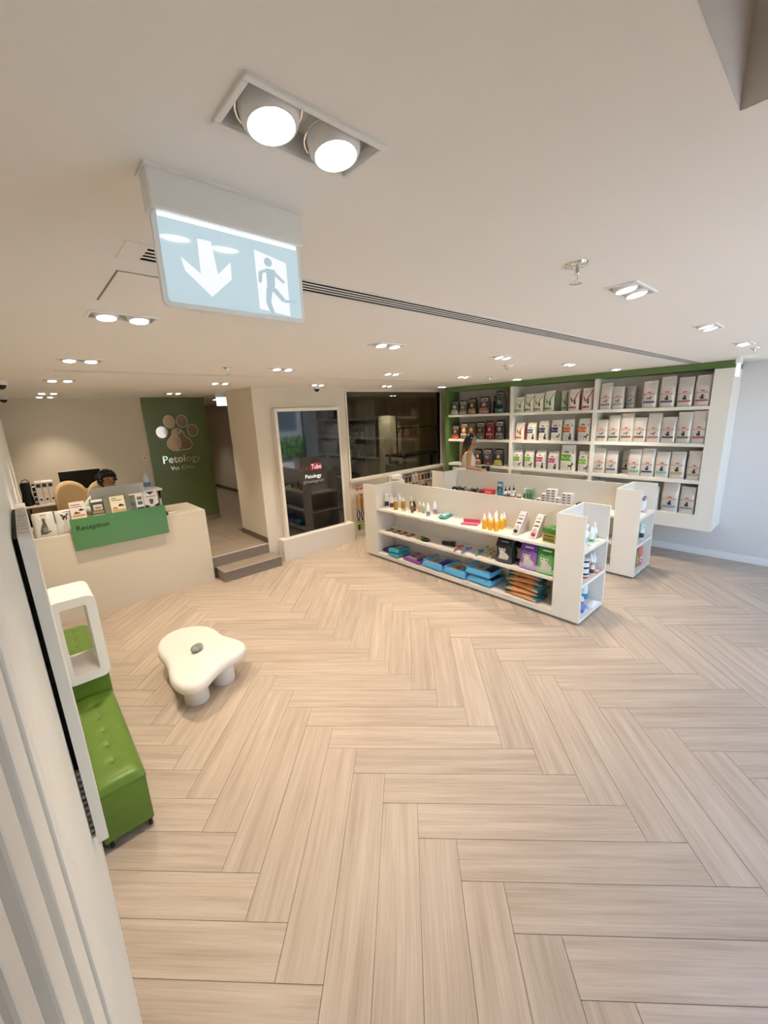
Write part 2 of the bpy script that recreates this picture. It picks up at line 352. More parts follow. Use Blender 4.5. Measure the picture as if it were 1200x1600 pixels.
# ================================================================== CEILING FITTINGS
HOUSE = C('efece7', .5)
EMIT = mat('lamp_glow', (1.0, .93, .82), .4, emit=LAMP_E)
def make_light(first):
    t = thing('ceiling_light', '', 'ceiling light')
    w2, d2 = LW/2, LD/2
    obj('trim_frame', MB().box(-w2,-d2,-.006,w2,-d2+.011,.004).box(-w2,d2-.011,-.006,w2,d2,.004).box(-w2,-d2+.011,-.006,-w2+.011,d2-.011,.004).box(w2-.011,-d2+.011,-.006,w2,d2-.011,.004), HOUSE, t, bev=.002)
    a, b = w2-.0115, d2-.0115
    mb = MB(); mb.add([(-a,-b,0),(a,-b,0),(a,b,0),(-a,b,0),(-a,-b,.03),(a,-b,.03),(a,b,.03),(-a,b,.03),(-a,-b,.034),(a,-b,.034),(a,b,.034),(-a,b,.034)], [(0,1,5,4),(1,2,6,5),(2,3,7,6),(3,0,4,7),(4,5,9,8),(5,6,10,9),(6,7,11,10),(7,4,8,11),(8,9,10,11)])
    obj('housing', mb, HOUSE, t)
    for sx in (-1, 1):
        cx = sx*.0615
        mb = MB().lathe([(.046,.036),(.047,.012),(.045,-.004),(.041,-.012),(.037,-.014),(.034,-.008)], 28)
        lm = obj('lamp', mb, HOUSE, t, smooth=40, loc=(cx, .0, 0)); lm.rotation_euler = (math.radians(-9), 0, 0)
        obj('bulb', MB().lathe([(.0,-.013),(.030,-.012),(.0345,-.008)], 24), EMIT, lm)
        g = MB().tube([(.0515*math.cos(2*PI*k/24), .0515*math.sin(2*PI*k/24), .012) for k in range(24)], .0022, 6, closed=True)
        obj('gimbal_ring', g, CHROME, lm, smooth=60)
    return t
proto = make_light(0)
cols = ['leftmost', 'second', 'third', 'fourth', 'fifth']; rows = ['front row beside the exit sign', 'second row from the viewer', 'third row from the viewer', 'fourth row nearest the far walls']
for n, (i, j, x, y) in enumerate(LIGHTS):
    if j == 0 and i == 0: lab = 'large twin-lamp recessed ceiling light right above the hanging exit sign'
    elif j < 4: lab = 'recessed twin ceiling light, %s from the left, in the %s' % (cols[i].replace('leftmost', 'first'), rows[j])
    else: lab = {(0,4): 'recessed twin ceiling light over the reception desk chairs', (1,4): 'recessed twin ceiling light before the green logo wall', (0,5): 'recessed twin ceiling light close to the reception back wall', (5,6): 'recessed twin ceiling light at the corridor start', (5,7): 'recessed twin ceiling light deep in the corridor', (6,8): 'added unseen twin ceiling light brightening the glazed grooming room, left one', (7,8): 'added unseen twin ceiling light brightening the glazed grooming room, right one'}[(i, j)]
    if n == 0: o = proto; o.location = (x, y, H); o['label'] = lab; o['group'] = 'recessed ceiling lights'
    else: o = dup(proto, (x, y, H), 0, lab, group='recessed ceiling lights')
    L = bpy.data.lights.new('downlight', 'SPOT'); L.energy = SPOT_W*{0: .40, 4: .75, 5: .5, 6: .4, 7: .4, 8: .9}.get(j, 1); L.color = SPOT_C; L.spot_size = math.radians(84); L.spot_blend = 1.0; L.shadow_soft_size = .05
    lo = bpy.data.objects.new('downlight', L); COL.objects.link(lo); lo.location = (x, y, H-.012)
# linear air slots
for n, (a, b, c, d) in enumerate(SLOTS):
    t = thing('air_diffuser', ['long white linear slot diffuser running across the ceiling behind the hanging exit sign', 'farther long linear slot diffuser in the ceiling before the screen wall'][n], 'air diffuser', (0, 0, H), group='linear ceiling diffusers')
    obj('flange', MB().box(a,c,-.002,b,c+.022,.0005).box(a,d-.022,-.002,b,d,.0005).box(a,c+.022,-.002,a+.055,d-.022,.0005).box(b-.025,c+.022,-.002,b,d-.022,.0005), HOUSE, t)
    obj('duct', MB().box(a+.05,c+.02,.05,b-.02,d-.02,.06).box(a+.05,c+.018,.0045,b-.02,c+.021,.05).box(a+.05,d-.021,.0045,b-.02,d-.018,.05), BLACK, t)
    k = (d-c-.044)/4
    for q in range(1, 4): obj('slot_blade', MB().box(a+.055, c+.022+k*q-.0055, -.001, b-.025, c+.022+k*q+.0055, .0002), HOUSE, t)
t = thing('access_panel', 'square ceiling access panel outlined by a thin dark joint left of the exit sign', 'panel', (.52, 1.73, H))
obj('panel_board', MB().box(-.185,-.185,-.0025,.185,.185,.001), CEILP, t)
obj('joint', MB().box(-.19,-.19,-.0012,.19,-.186,.0005).box(-.19,.186,-.0012,.19,.19,.0005).box(-.19,-.186,-.0012,-.186,.186,.0005).box(.186,-.186,-.0012,.19,.186,.0005), C('8f867b', .8), t)
def sprinkler(x, y, label):
    t = thing('fire_sprinkler', label, 'sprinkler', (x, y, H), group='ceiling sprinklers')
    obj('escutcheon', MB().lathe([(.0,-.012),(.02,-.012),(.036,-.006),(.038,0)], 20), CHROME, t, smooth=50)
    obj('body', MB().lathe([(.0,-.03),(.009,-.03),(.012,-.012)], 12), CHROME, t, smooth=50)
    obj('frame_arm', MB().tube([(-.011,0,-.025),(-.014,0,-.04),(-.004,0,-.058)], .0025, 6).tube([(.011,0,-.025),(.014,0,-.04),(.004,0,-.058)], .0025, 6), CHROME, t)
    obj('deflector', MB().lathe([(.0,-.061),(.021,-.06),(.021,-.058),(.0,-.057)], 12), CHROME, t)
sprinkler(1.5, .67, 'chrome fire sprinkler nearest the viewer on the ceiling'); sprinkler(5.37, .66, 'chrome fire sprinkler at far right of the front ceiling row')
sprinkler(1.52, 3.7, 'chrome fire sprinkler hanging above the counter side'); sprinkler(5.31, 3.54, 'chrome fire sprinkler above the display shelves')
t = thing('smoke_detector', 'round white smoke detector on the ceiling above the rear display unit', 'smoke detector', (4.18, 2.55, H))
obj('base', MB().lathe([(.0,-.012),(.05,-.012),(.052,0)], 20), HOUSE, t, smooth=50); obj('sensor_cap', MB().lathe([(.0,-.04),(.028,-.04),(.036,-.03),(.036,-.012)], 20), C('d8d5d0', .5), t, smooth=50)
def dome(x, y, z, label):
    t = thing('dome_camera', label, 'camera', (x, y, z), group='dome cameras')
    obj('mount', MB().lathe([(.05,-.045),(.056,-.035),(.056,0)], 20), HOUSE, t, smooth=50)
    obj('dark_dome', MB().lathe([(0,-.085),(.018,-.082),(.034,-.07),(.043,-.045)], 20), mat('smoked_dome', '#08080a', .08), t, smooth=60)
dome(3.58, 5.45, H, 'dome security camera above the large black screen'); dome(.015, 5.3, H, 'dome security camera at left edge near the counter'); dome(.015, 7.75, H, 'dome security camera over the reception back desk')
# hanging exit sign
def glow(name, base, ec, es, rough, coat=0):
    m = mat(name, base, rough, coat=coat); b = m.node_tree.nodes['Principled BSDF']; b.inputs['Emission Color'].default_value = (*ec, 1); b.inputs['Emission Strength'].default_value = es; return m
LIT = glow('sign_blue_glow', (.10, .13, .14), (.60, .77, .84), .74, .06, .5)
t = thing('exit_sign', 'hanging lit exit sign with white down arrow and running figure, near the viewer', 'exit sign', (.43, .93, H))
obj('housing', MB().box(-.162,-.022,-.068,.162,.022,-.001), C('eeece8', .4), t, bev=.004)
obj('mounting_plate', MB().box(-.165,-.03,-.004,.165,.03,.0), HOUSE, t)
fr = obj('panel', MB().slab([(x,-.006,-.15+z) for x, z in rounded(.318,.166,.012)], (0,.012,0)), C('f0f3f4', .3), t)
obj('lit_face', MB().slab([(x,-.0075,-.149+z) for x, z in rounded(.300,.148,.006)], (0,.0015,0)), LIT, fr)
obj('light_strip', MB().box(-.148,-.0079,-.0745,.148,-.0062,-.069), glow('strip_glow', (.2,.2,.2), (.9,.96,1), 1.6, .4), fr)
WS = glow('sign_white_glow', (.12, .12, .13), (.88, .9, .95), .92, .3)
def sx(u, v): return (-.159+u*.318, -.0085, -.068-v*.166)
ar = [(.25,.19),(.335,.19),(.355,.55),(.45,.38),(.445,.58),(.30,.82),(.15,.57),(.135,.43),(.245,.58)]
obj('arrow', MB().slab([sx(u, v) for u, v in ar], (0,.0012,0)), WS, fr)
door = obj('door_pictogram', MB().slab([sx(u, v) for u, v in [(.63,.16),(.87,.24),(.87,.92),(.63,.88)]], (0,.0012,0)), WS, fr)
MN = glow('sign_figure', (.08, .10, .11), (.54, .70, .78), .70, .3)
mb = MB()
def limb(a, b, wd):
    a, b = Vector(a), Vector(b); d = (b-a).normalized(); n = Vector((-d.y, d.x))*wd
    mb.slab([(*sx(p.x, p.y)[:1], -.0095, sx(p.x, p.y)[2]) for p in (a+n, b+n*.8, b-n*.8, a-n)], (0,.001,0))
for a, b, wd in (((.74,.36),(.73,.62),.035), ((.72,.60),(.70,.78),.024), ((.70,.78),(.73,.93),.02), ((.75,.60),(.83,.74),.024), ((.83,.74),(.93,.72),.018), ((.75,.38),(.84,.50),.017), ((.72,.38),(.66,.42),.017), ((.66,.42),(.65,.55),.015)): limb(a, b, wd)
mb.slab([(sx(.725+.03*math.cos(a), .28+.06*math.sin(a))[0], -.0095, sx(.725, .28+.055*math.sin(a))[2]) for a in [2*PI*k/14 for k in range(14)]], (0,.001,0))
obj('running_figure', mb, MN, door)
for lab, x, y in (('small lit exit sign hanging deep in the corridor', 2.72, 7.0), ('small lit exit sign at the upper right end of the wall shelf', 6.36, .9)):
    t = thing('exit_sign', lab, 'exit sign', (x, y, H))
    obj('housing', MB().box(-.11,-.018,-.07,.11,.018,0), C('eeece8', .4), t, bev=.003)
    obj('panel', MB().box(-.1,-.006,-.21,.1,.006,-.07), mat('sign_cool_glow', (.8, .93, 1), .3, emit=1.1), t, bev=.002)

# ================================================================== BIG SCREEN TOTEM
t = thing('display_screen', 'tall black screen in a white wall-mounted frame standing on a white plinth', 'screen', (3.5645, 5.80, 0))
obj('frame', MB().box(-.598,-.10,.33,-.552,-.002,2.362).box(.552,-.10,.33,.597,-.002,2.362).box(-.552,-.10,2.312,.552,-.002,2.362).box(-.552,-.10,.33,.552,-.002,.362), C('eee7da', .4), t, bev=.003)
SCR = mat('screen_black', '#050506', .03, coat=1, spec=.7)
scn = obj('screen_panel', MB().box(-.552,-.094,.362,.552,-.05,2.312), SCR, t)
obj('plinth', MB().box(-.71,-.18,0,.71,-.002,.346), C('eee7da', .4), t, bev=.003)
WG = mat('screen_text_white', (.75, .75, .75), .5, emit=.55)
def sfn(x0, z0): return lambda x, y: (x0+x, -.0948, z0+y)
text_obj('channel_text', 'Petology', WG, scn, sfn(-.015, 1.245), .062, .34, bold=True)
text_obj('handle_text', '@Petology.cx3', mat('screen_text_grey', (.3,.3,.3), .5, emit=.3), scn, sfn(-.02, 1.168), .045, .40)
rb = obj('logo_block', MB().slab([(-.02+.0+x*1, -.0945, 1.425+z) for x, z in rounded(.225, .12, .03)], (0,-.0006,0)), mat('logo_red', (.22,.012,.018), .4, emit=.16), scn)
rb.location = (.075, 0, 0)
text_obj('logo_text', 'You', mat('screen_red_dim', (.22,.03,.03), .5, emit=.15), scn, sfn(-.135, 1.39), .075, .17)
text_obj('logo_text', 'Tube', WG, scn, lambda x, y: (.056+x, -.0955, 1.388+y), .078, .19)

# ================================================================== RECEPTION
CREAM = C('e8dcc8', .42)
t = thing('reception_counter', 'long cream reception counter with a waterfall end beside the steps', 'counter', (.87, 6.13, 0))
obj('front_panel', MB().box(-.92,-.39,0,.88,-.36,1.0), CREAM, t)
obj('end_panel', MB().box(.88,-.39,0,.92,.40,1.0), CREAM, t)
obj('worktop', MB().box(-.92,-.39,1.0,.92,.40,1.038), CREAM, t, bev=.003)
obj('inner_shelf', MB().box(-.9,.02,.98,.86,.38,1.0), CREAM, t)
t = thing('counter_sign', 'green glass panel reading Reception fixed on the counter front', 'sign', (.80, 5.70, .83))
gp = obj('panel', MB().box(-.495,-.006,0,.495,.006,.372), mat('green_glass', '#578f58', .12, coat=.6), t, bev=.002)
text_obj('lettering', 'Reception', C('0d2413', .5), gp, lambda x, y: (-.29+x, -.0068, .232+y), .058, .315, bold=True)
for k in (-1, 1): obj('standoff', MB().lathe([(.008,0),(.008,.034)], 10, M=Matrix.Translation((k*.42,.006,.1))@Matrix.Rotation(-PI/2,4,'X')), CHROME, t)
obj('leaflet_ledge', MB().box(-.49,.006,.33,.49,.034,.336), mat('clear_acrylic', (.85,.9,.87), .15, spec=.6), t)
# leaflets standing along the sign's top edge
def leaflet(x, w, hh, label, base, marks, tilt=-.12):
    t = thing('leaflet', label, 'leaflet', (x, 5.722, 1.1664), group='leaflets on the reception sign')
    M = Matrix.Rotation(tilt, 4, 'X')
    pg = obj('cover', MB().box(-w/2, -.003, 0, w/2, .003, hh, M), C(base, .35), t)
    for nm, pts, c in marks:
        mb = MB()
        mb.slab([M @ Vector((-w/2+u*w, -.0034, v*hh)) for u, v in pts], M.to_3x3() @ Vector((0,-.0006,0)))
        obj(nm, mb, C(c, .45), pg)
def R4(a, b, c, d): return [(a,b),(c,b),(c,d),(a,d)]
def EL(cx, cy, rx, ry, n=12): return [(cx+rx*math.cos(2*PI*k/n), cy+ry*math.sin(2*PI*k/n)) for k in range(n)]
CAR = [(0,0),(.12,.02),(.22,.35),(.55,.4),(.75,.15),(1,.1),(1,-.2),(0,-.2)]
def at(poly, x, y, sx_, sy_): return [(x+u*sx_, y+v*sy_) for u, v in poly]
leaflet(.405, .145, .225, 'pale pink leaflet with cars, leftmost on the green reception sign', 'e9d9d0', [('title_print', R4(.1,.82,.7,.86), '6a5a55'), ('title_print', R4(.1,.72,.8,.75), '6a5a55'), ('car_print', at(CAR,.55,.55,.35,.2), '3a332f'), ('car_print', at(CAR,.2,.42,.4,.2), '574b40'), ('sand_print', R4(.1,.22,.9,.34), 'c9a45e'), ('badge_print', EL(.85,.14,.1,.08), 'f4f0ec')])
leaflet(.595, .135, .225, 'dark green photo leaflet with white headline, second on the reception sign', '3f4a3d', [('headline_print', R4(.08,.84,.92,.97), 'e8e4de'), ('photo_print', R4(.2,.42,.85,.7), 'd9cfc2'), ('photo_print', R4(.3,.46,.75,.58), '7a3b2c'), ('strip_print', R4(.05,.05,.95,.18), 'c6c9c4'), ('photo_print', R4(.1,.24,.9,.38), 'a08858')])
leaflet(.80, .15, .225, 'yellow-cream leaflet with a blue car, middle of the reception sign', 'efe5c4', [('title_print', R4(.1,.86,.45,.9), '5d5a50'), ('title_print', R4(.1,.76,.8,.79), '5d5a50'), ('car_print', at(CAR,.5,.48,.4,.22), '33475c'), ('people_print', at(CAR,.1,.36,.35,.2), 'c08a5a'), ('sand_print', R4(.06,.14,.94,.3), 'd7b783'), ('strip_print', R4(.05,.02,.95,.09), 'f8f6f0')])
leaflet(1.0, .145, .225, 'leaflet with a grid of small photos, fourth on the reception sign', 'eceae4', [('side_print', R4(0,.1,.42,.94), '6d7a70'), ('photo_print', R4(.06,.66,.36,.86), 'b8c4b0'), ('photo_print', R4(.06,.4,.36,.6), '93a79a'), ('photo_print', R4(.55,.62,.92,.8), '7a7f72'), ('photo_print', R4(.55,.36,.92,.54), '5f6b60'), ('disc_print', EL(.2,.2,.1,.08), 'dfe5df'), ('strip_print', R4(.45,.04,1,.22), '34373a')])
leaflet(1.16, .155, .225, 'white leaflet with a black emblem and portrait, rightmost on the reception sign', 'e9e3e0', [('emblem_print', [(.2,.98),(.8,.98),(.5,.82)], '23262b'), ('title_print', R4(.15,.70,.85,.74), '6a6a6a'), ('portrait_print', EL(.5,.42,.14,.14), '6b5a52'), ('hat_print', EL(.5,.52,.17,.06), '3f3b3a'), ('corner_print', [(0,0),(.35,.2),(0,.3)], '23262b'), ('corner_print', [(1,0),(.65,.2),(1,.3)], '23262b')], -.1)
# two cat-food packs and boxes on the counter's left end
CAT = [(0,0),(.5,-.02),(1.05,.1),(1.0,.16),(.72,.12),(.78,.3),(.7,.55),(.66,.68),(.68,.86),(.6,.8),(.48,.8),(.4,.9),(.36,.7),(.38,.6),(.2,.42),(.02,.2)]
def flat_pack(x, y, w, hh, label, furs):
    t = thing('food_pack', label, 'pet food pack', (x, y, 1.0385), group='cat packs on the counter')
    M = Matrix.Rotation(-.13, 4, 'X')
    def f(u, v, sgn):
        U, V = 2*u-1, 2*v-1; b = max(0, (1-U**6)*(1-V**6))**.5
        return (U*w/2, sgn*(.004+.022*b), v*hh)
    mb = MB(); mb.grid(lambda u, v: f(u, v, -1), 10, 10, M); mb.grid(lambda u, v: f(1-u, v, 1), 10, 10, M)
    pk = obj('pouch', mb, C('dcdad2', .3), t, smooth=60)
    for nm, pts, c in furs:
        mb = MB(); P = [Vector((u, v)) for u, v in pts]; T = tessellate_polygon([[p.to_3d() for p in P]])
        mb.add([Vector(f(p.x, p.y, -1))+Vector((0,-.0022,0)) for p in P], [tuple(q) for q in T], M)
        obj(nm, mb, C(c, .45), pk)
flat_pack(.092, 5.79, .182, .275, 'white food pack with a sitting tabby cat, left on the counter', [('cat_print', at(CAT,.22,.12,.5,.78), '5f5853'), ('belly_print', EL(.5,.3,.13,.1), '8b8580'), ('ear_print', EL(.3,.78,.06,.08), 'efede8'), ('ear_print', EL(.72,.8,.06,.08), 'efede8'), ('title_print', R4(.35,.88,.65,.91), '9a6a5a')])
flat_pack(.282, 5.79, .178, .27, 'white food pack with a siamese cat, half behind the green sign', [('cat_print', at(CAT,.26,.1,.42,.7), 'cdc6c0'), ('face_print', EL(.46,.66,.13,.11), '3a3230'), ('ear_print', [(.3,.72),(.27,.86),(.42,.78)], '3a3230'), ('ear_print', [(.52,.78),(.66,.87),(.62,.72)], '3a3230'), ('title_print', R4(.4,.9,.8,.93), '8a8a8a')])
t = thing('label_printer', 'small white printer with black front window behind the counter cat packs', 'printer', (.09, 6.1, 1.0385))
obj('body', MB().box(-.10,-.11,0,.10,.13,.2), C('e6e1da', .4), t, bev=.012); obj('window', MB().box(.0,-.114,.11,.085,-.109,.175), BLACK, t); obj('lid', MB().box(-.095,-.09,.2,.095,.12,.207), C('d8d2ca', .4), t, bev=.003)
t = thing('desktop_monitor', 'silver monitor seen from behind on the reception counter', 'monitor', (.905, 6.27, 1.0385))
obj('back_shell', MB().slab([(x, -.012, .24+z) for x, z in rounded(.60, .345, .012)], (0, .028, 0)), mat('silver_shell', (.62,.6,.57), .35, .3), t, smooth=30)
obj('stand', MB().box(-.09,-.05,0,.09,.1,.008).box(-.085,-.03,.008,.085,-.018,.2), mat('silver_shell'), t, bev=.002)
obj('screen_glass', MB().box(-.285,.0165,.09,.285,.019,.40), SCR, t)
t = thing('card_terminal', 'small white card terminal on the counter right of the green sign', 'card terminal', (1.40, 5.85, 1.0385))
obj('body', MB().box(-.055,-.05,0,.055,.05,.035), C('e4ded4', .4), t, bev=.006); obj('keypad', MB().box(-.04,-.035,.035,.02,.035,.037), C('b9b2a6', .5), t)
t = thing('pen_stand', 'small black pen stand tucked at the right end of the green sign', 'pen stand', (1.315, 5.80, 1.0385))
obj('cup', MB().lathe([(.02,0),(.02,.05),(.017,.05),(.017,.004)], 14), BLACK, t, smooth=40); obj('pen', MB().tube([(.005,0,.005),(-.012,.004,.10)], .004, 6), C('20263a'), t)
# back desk with binders, black screen, tray, bottle
t = thing('back_desk', 'white wall desk along the reception back wall holding binders', 'desk', (.86, 8.0, RAISED))
obj('desktop', MB().box(-.90,-.28,.785,.90,.295,.815), C('f2eee8', .35), t, bev=.003); obj('apron', MB().box(-.88,-.24,.65,.88,-.22,.785), C('a98e70', .5), t)
for a in (-.87, -.02, .84): obj('leg', MB().box(a,-.24,0,a+.03,.29,.785), C('e4ddd2', .4), t)
DZ = RAISED+.8155
for k, (x, hh, wd, lab) in enumerate([(.155,.325,.066,'left'), (.225,.325,.066,'middle'), (.295,.325,.066,'right')]):
    t = thing('lever_binder', 'white lever binder with dark spine print, %s of the three large ones' % lab, 'binder', (x, 7.90, DZ), group='white binders on the back desk')
    cv = obj('cover', MB().box(-wd/2,-.13,0,wd/2,.15,hh), C('eadfd6', .45), t, bev=.002)
    obj('spine_print', MB().box(-.024,-.1312,hh-.075,.024,-.1302,hh-.022), C('3a3636', .5), cv); obj('spine_line', MB().box(-.008,-.1312,hh-.17,.008,-.1302,hh-.164), C('8a8078', .5), cv)
    obj('finger_ring', MB().lathe([(.011,0),(.015,.001),(.015,.004),(.011,.005)], 14, M=Matrix.Translation((0,-.1305,.07))@Matrix.Rotation(PI/2,4,'X')), C('2c2626', .4), t)
for k, x in enumerate((.378, .422)):
    t = thing('lever_binder', ['low cream binder right beside the three large white binders','low cream binder closest to the wall-side black screen'][k], 'binder', (x, 7.9, DZ), group='low binders on the back desk')
    obj('cover', MB().box(-.02,-.1,0,.02,.1,.19), C('dfd0c2', .5), t, bev=.002); obj('finger_ring', MB().box(-.009,-.103,.018,.009,-.1,.034), C('2c2626', .4), t); obj('spine_line', MB().box(-.02,-.1015,.172,.02,-.1005,.178), C('4a4240'), t)
t = thing('shoulder_bag', 'black soft bag with a looped handle left of the white binders', 'bag', (.012, 7.88, DZ))
obj('bag_body', MB().grid(lambda u, v: ((.066-.012*v+.004*math.sin(9*v))*math.cos(2*PI*u), (.13-.03*v)*math.sin(2*PI*u), .325*v), 20, 8).lathe([(.0,.325),(.06,.324)], 12), C('0d0c0c', .8), t, smooth=60)
obj('handle', MB().tube([(-.035+.045*(1-math.cos(PI*k/8)), -.02, .318+.06*math.sin(PI*k/8)) for k in range(9)], .006, 6), C('141313', .7), t)
t = thing('letter_tray', 'stacked letter tray with white papers between black bag and binders', 'tray', (.1, 7.79, DZ))
for k in range(4): obj('shelf', MB().box(-.014,-.02,.03+.075*k,.014,.2,.036+.075*k), DARK, t); obj('paper', MB().box(-.0135,-.028,.0362+.075*k,.0135,.18,.045+.075*k), PAPER, t)
obj('frame', MB().box(-.016,.19,0,.016,.2,.29).box(-.016,-.02,0,.016,-.012,.03).box(-.016,.09,0,.016,.1,.29), DARK, t)
t = thing('desktop_monitor', 'black-screened monitor with white chin facing the room at the back wall', 'monitor', (.70, 8.06, DZ))
Mx = Matrix.Rotation(-.06, 4, 'Z')
obj('case', MB().box(-.275,-.012,.07,.275,.014,.425, Mx), C('e9e4de', .35), t, bev=.004); obj('screen_glass', MB().box(-.27,-.0155,.125,.27,-.0125,.42, Mx), mat('idle_screen', '#0b0d0b', .25), t)
obj('stand', MB().box(-.08,-.08,0,.08,.07,.008).box(-.05,.016,.008,.05,.03,.2), mat('silver_shell'), t)
t = thing('keyboard', 'slim white keyboard lying before the back-wall monitor', 'keyboard', (.56, 7.80, DZ)); obj('tray', MB().box(-.1,-.05,0,.1,.05,.01), C('f1ede8'), t, bev=.002)
mb = MB()
for a in range(10):
    for b in range(4): mb.box(-.093+a*.0188,-.042+b*.0215,.01,-.078+a*.0188,-.024+b*.0215,.014)
kk = obj('keys', mb, PAPER, t); kk['kind'] = 'stuff'
t = thing('water_bottle', 'clear water bottle with a blue label near the green logo wall', 'bottle', (1.57, 7.85, DZ))
obj('bottle_body', MB().lathe([(.05,0),(.056,.01),(.056,.13),(.05,.14),(.056,.155),(.056,.19),(.02,.25),(.018,.27)], 20), mat('water_plastic', '#c9d3da', .1, spec=.7), t, smooth=40)
obj('label', MB().lathe([(.0572,.05),(.0572,.125)], 20), C('5d7fae', .4), t, smooth=40); obj('cap', MB().lathe([(.02,.265),(.02,.285),(.0,.287)], 14), C('d6dde4', .4), t)
t = thing('wall_switch', 'small white wall switch left of the green logo wall', 'switch', (1.70, 8.30, 1.63)); obj('plate', MB().box(-.035,-.008,-.04,.035,-.0005,.04), C('efe8de', .4), t, bev=.002); obj('rocker', MB().box(-.014,-.012,-.02,.014,-.0075,.02), C('b8a48c', .4), t)
# logo: mirrored paw and raised letters on the green wall
MIR = mat('mirror_tan', (.62, .52, .41), .07, 1)
RIM = C('f2f2ee', .3)
t = thing('paw_logo', 'mirrored paw emblem with cat outline and raised lettering on the green wall', 'logo', (2.29, 8.235, 1.30))
for cx, cz, rx, rz in ((2.025,2.063,.098,.106), (2.173,2.243,.094,.112), (2.392,2.242,.096,.112), (2.555,2.067,.095,.11)):
    P = [(cx-2.29+rx*math.cos(2*PI*k/28), cz-1.30+rz*math.sin(2*PI*k/28)) for k in range(28)]
    toe = obj('toe_disc', MB().slab([(x,-.018,z) for x, z in P], (0,.0175,0)), MIR, t)
    obj('rim', MB().tube([(x,-.018,z) for x, z in P], .005, 6, closed=True), RIM, toe)
c8 = lambda x, y: (2.075-2.29+(x-300)*.00110, 2.12-1.30-(y-490)*.00116)
PADP = [(400,545),(420,505),(460,492),(520,497),(560,525),(590,560),(600,610),(650,650),(690,700),(698,760),(680,805),(630,828),(560,830),(500,828),(440,842),(380,830),(330,795),(303,745),(310,690),(350,645),(390,600)]
PADP = [c8(*p) for p in PADP]
pad = obj('pad_plate', MB().slab([(x,-.018,z) for x, z in PADP], (0,.0175,0)), MIR, t)
obj('rim', MB().tube([(x,-.018,z) for x, z in PADP], .005, 6, closed=True), RIM, pad)
obj('cat_outline', MB().tube([(c8(a, b)[0], -.02, c8(a, b)[1]) for a, b in [(555,525),(530,560),(490,575),(460,582),(465,605),(500,640),(518,680),(520,730),(515,770),(495,785),(470,795),(455,775),(470,750),(510,745)]], .0055, 6), RIM, pad)
text_obj('lettering', 'Petology', mat('bright_chrome', (.93,.93,.92), .12, 1), t, lambda x, y: (x, -.022, .205+y), .135, .80, depth=.03, bold=True)
text_obj('lettering', 'Vet Clinic', mat('bright_chrome'), t, lambda x, y: (.0+x, -.012, .065+y), .075, .45, depth=.016)
# chairs + receptionist come with the people below
def desk_chair(x, y, rz, label):
    t = thing('office_chair', label, 'chair', (x, y, RAISED), rz)
    TAN = C('b79c74', .6)
    def back(u, v):
        a = math.radians(-62+124*u); rr = .24; top = .80+.33*math.sqrt(max(0, 1-(2*u-1)**2))
        z = .52+(top-.52)*v; return (rr*math.sin(a), .0+rr*math.cos(a)-.02+.05*v, z)
    o = obj('backrest', MB().grid(back, 18, 8), TAN, t, smooth=80); s = o.modifiers.new('thick', 'SOLIDIFY'); s.thickness = .045; s.offset = 0
    obj('seat', MB().lathe([(0,.41),(.21,.41),(.245,.43),(.245,.465),(.21,.49),(0,.495)], 24), TAN, t, smooth=50)
    obj('stem', MB().lathe([(.025,.08),(.025,.41)], 12), CHROME, t, smooth=50)
    for k in range(5):
        a = 2*PI*k/5; obj('foot', MB().tube([(0,0,.085),(.24*math.cos(a), .24*math.sin(a), .05)], [.022,.014], 8).ball((.25*math.cos(a), .25*math.sin(a), .025), .0245, 8, 6), CHROME, t, smooth=60)
desk_chair(.54, 7.41, .2, 'round-backed tan chair behind the counter left of the receptionist')
desk_chair(.86, 6.98, 0, 'tan chair under the seated receptionist')

# ================================================================== WAITING BENCHES, LOOP, STOOL
GL = mat('green_leather', '#627f2e', .36, noise=.05, nscale=14, bump=.05)
def make_ottoman(label, y0):
    t = thing('ottoman', label, 'ottoman', (.078, y0, 0), group='green ottomans by the fluted wall')
    W, L_ = .118, .965
    obj('base_box', MB().box(-W,.0,.058,W,L_,.345), GL, t, bev=.008, smooth=40)
    tuft = [(.0, .16+.16*k) for k in range(5)]
    def top(u, v):
        x = -W-.003+(2*W+.006)*u; y = -.004+(L_+.008)*v
        U, V = 2*u-1, 2*v-1
        z = .352+.055*(max(0, 1-abs(U)**5)*max(0, 1-abs(V)**18))**.5
        for tx, ty in tuft:
            d2 = ((x-tx)/.03)**2+((y-ty)/.03)**2; z -= .012*math.exp(-d2)
        z -= .003*math.exp(-(x/.006)**2)*(1 if .1 < y < .86 else 0)
        return (x, y, z)
    mb = MB(); mb.grid(top, 26, 80); mb.box(-W-.003,-.004,.347,W+.003,L_+.004,.353)
    st = obj('seat_cushion', mb, GL, t, smooth=50)
    for tx, ty in tuft: obj('button', MB().ball((tx, ty, .3965), (.009,.009,.004), 10, 6), C('4c741b', .4), st)
    for a in (-W+.03, W-.022):
        for b in (.034, L_-.034):
            cs = obj('castor', MB().lathe([(.0,-.010),(.022,-.010),(.0275,-.006),(.0275,.006),(.022,.010),(.0,.010)], 18, M=Matrix.Translation((a, b, .0278))@Matrix.Rotation(PI/2,4,'Y')), BLACK, t, smooth=40)
            obj('hub_cap', MB().lathe([(.0,.0105),(.016,.0105),(.016,.012),(.0,.0125)], 14, M=Matrix.Translation((a, b, .0278))@Matrix.Rotation(PI/2,4,'Y')), STEEL, cs)
            obj('fork', MB().box(a-.014,b-.012,.03,a-.0115,b+.012,.0578).box(a+.0128,b-.008,.03,a+.0145,b+.008,.0578).box(a-.014,b-.012,.0555,a+.0145,b+.012,.0578), STEEL, cs)
    return t
make_ottoman('green leather tufted ottoman on castors, nearest the viewer', 2.285)
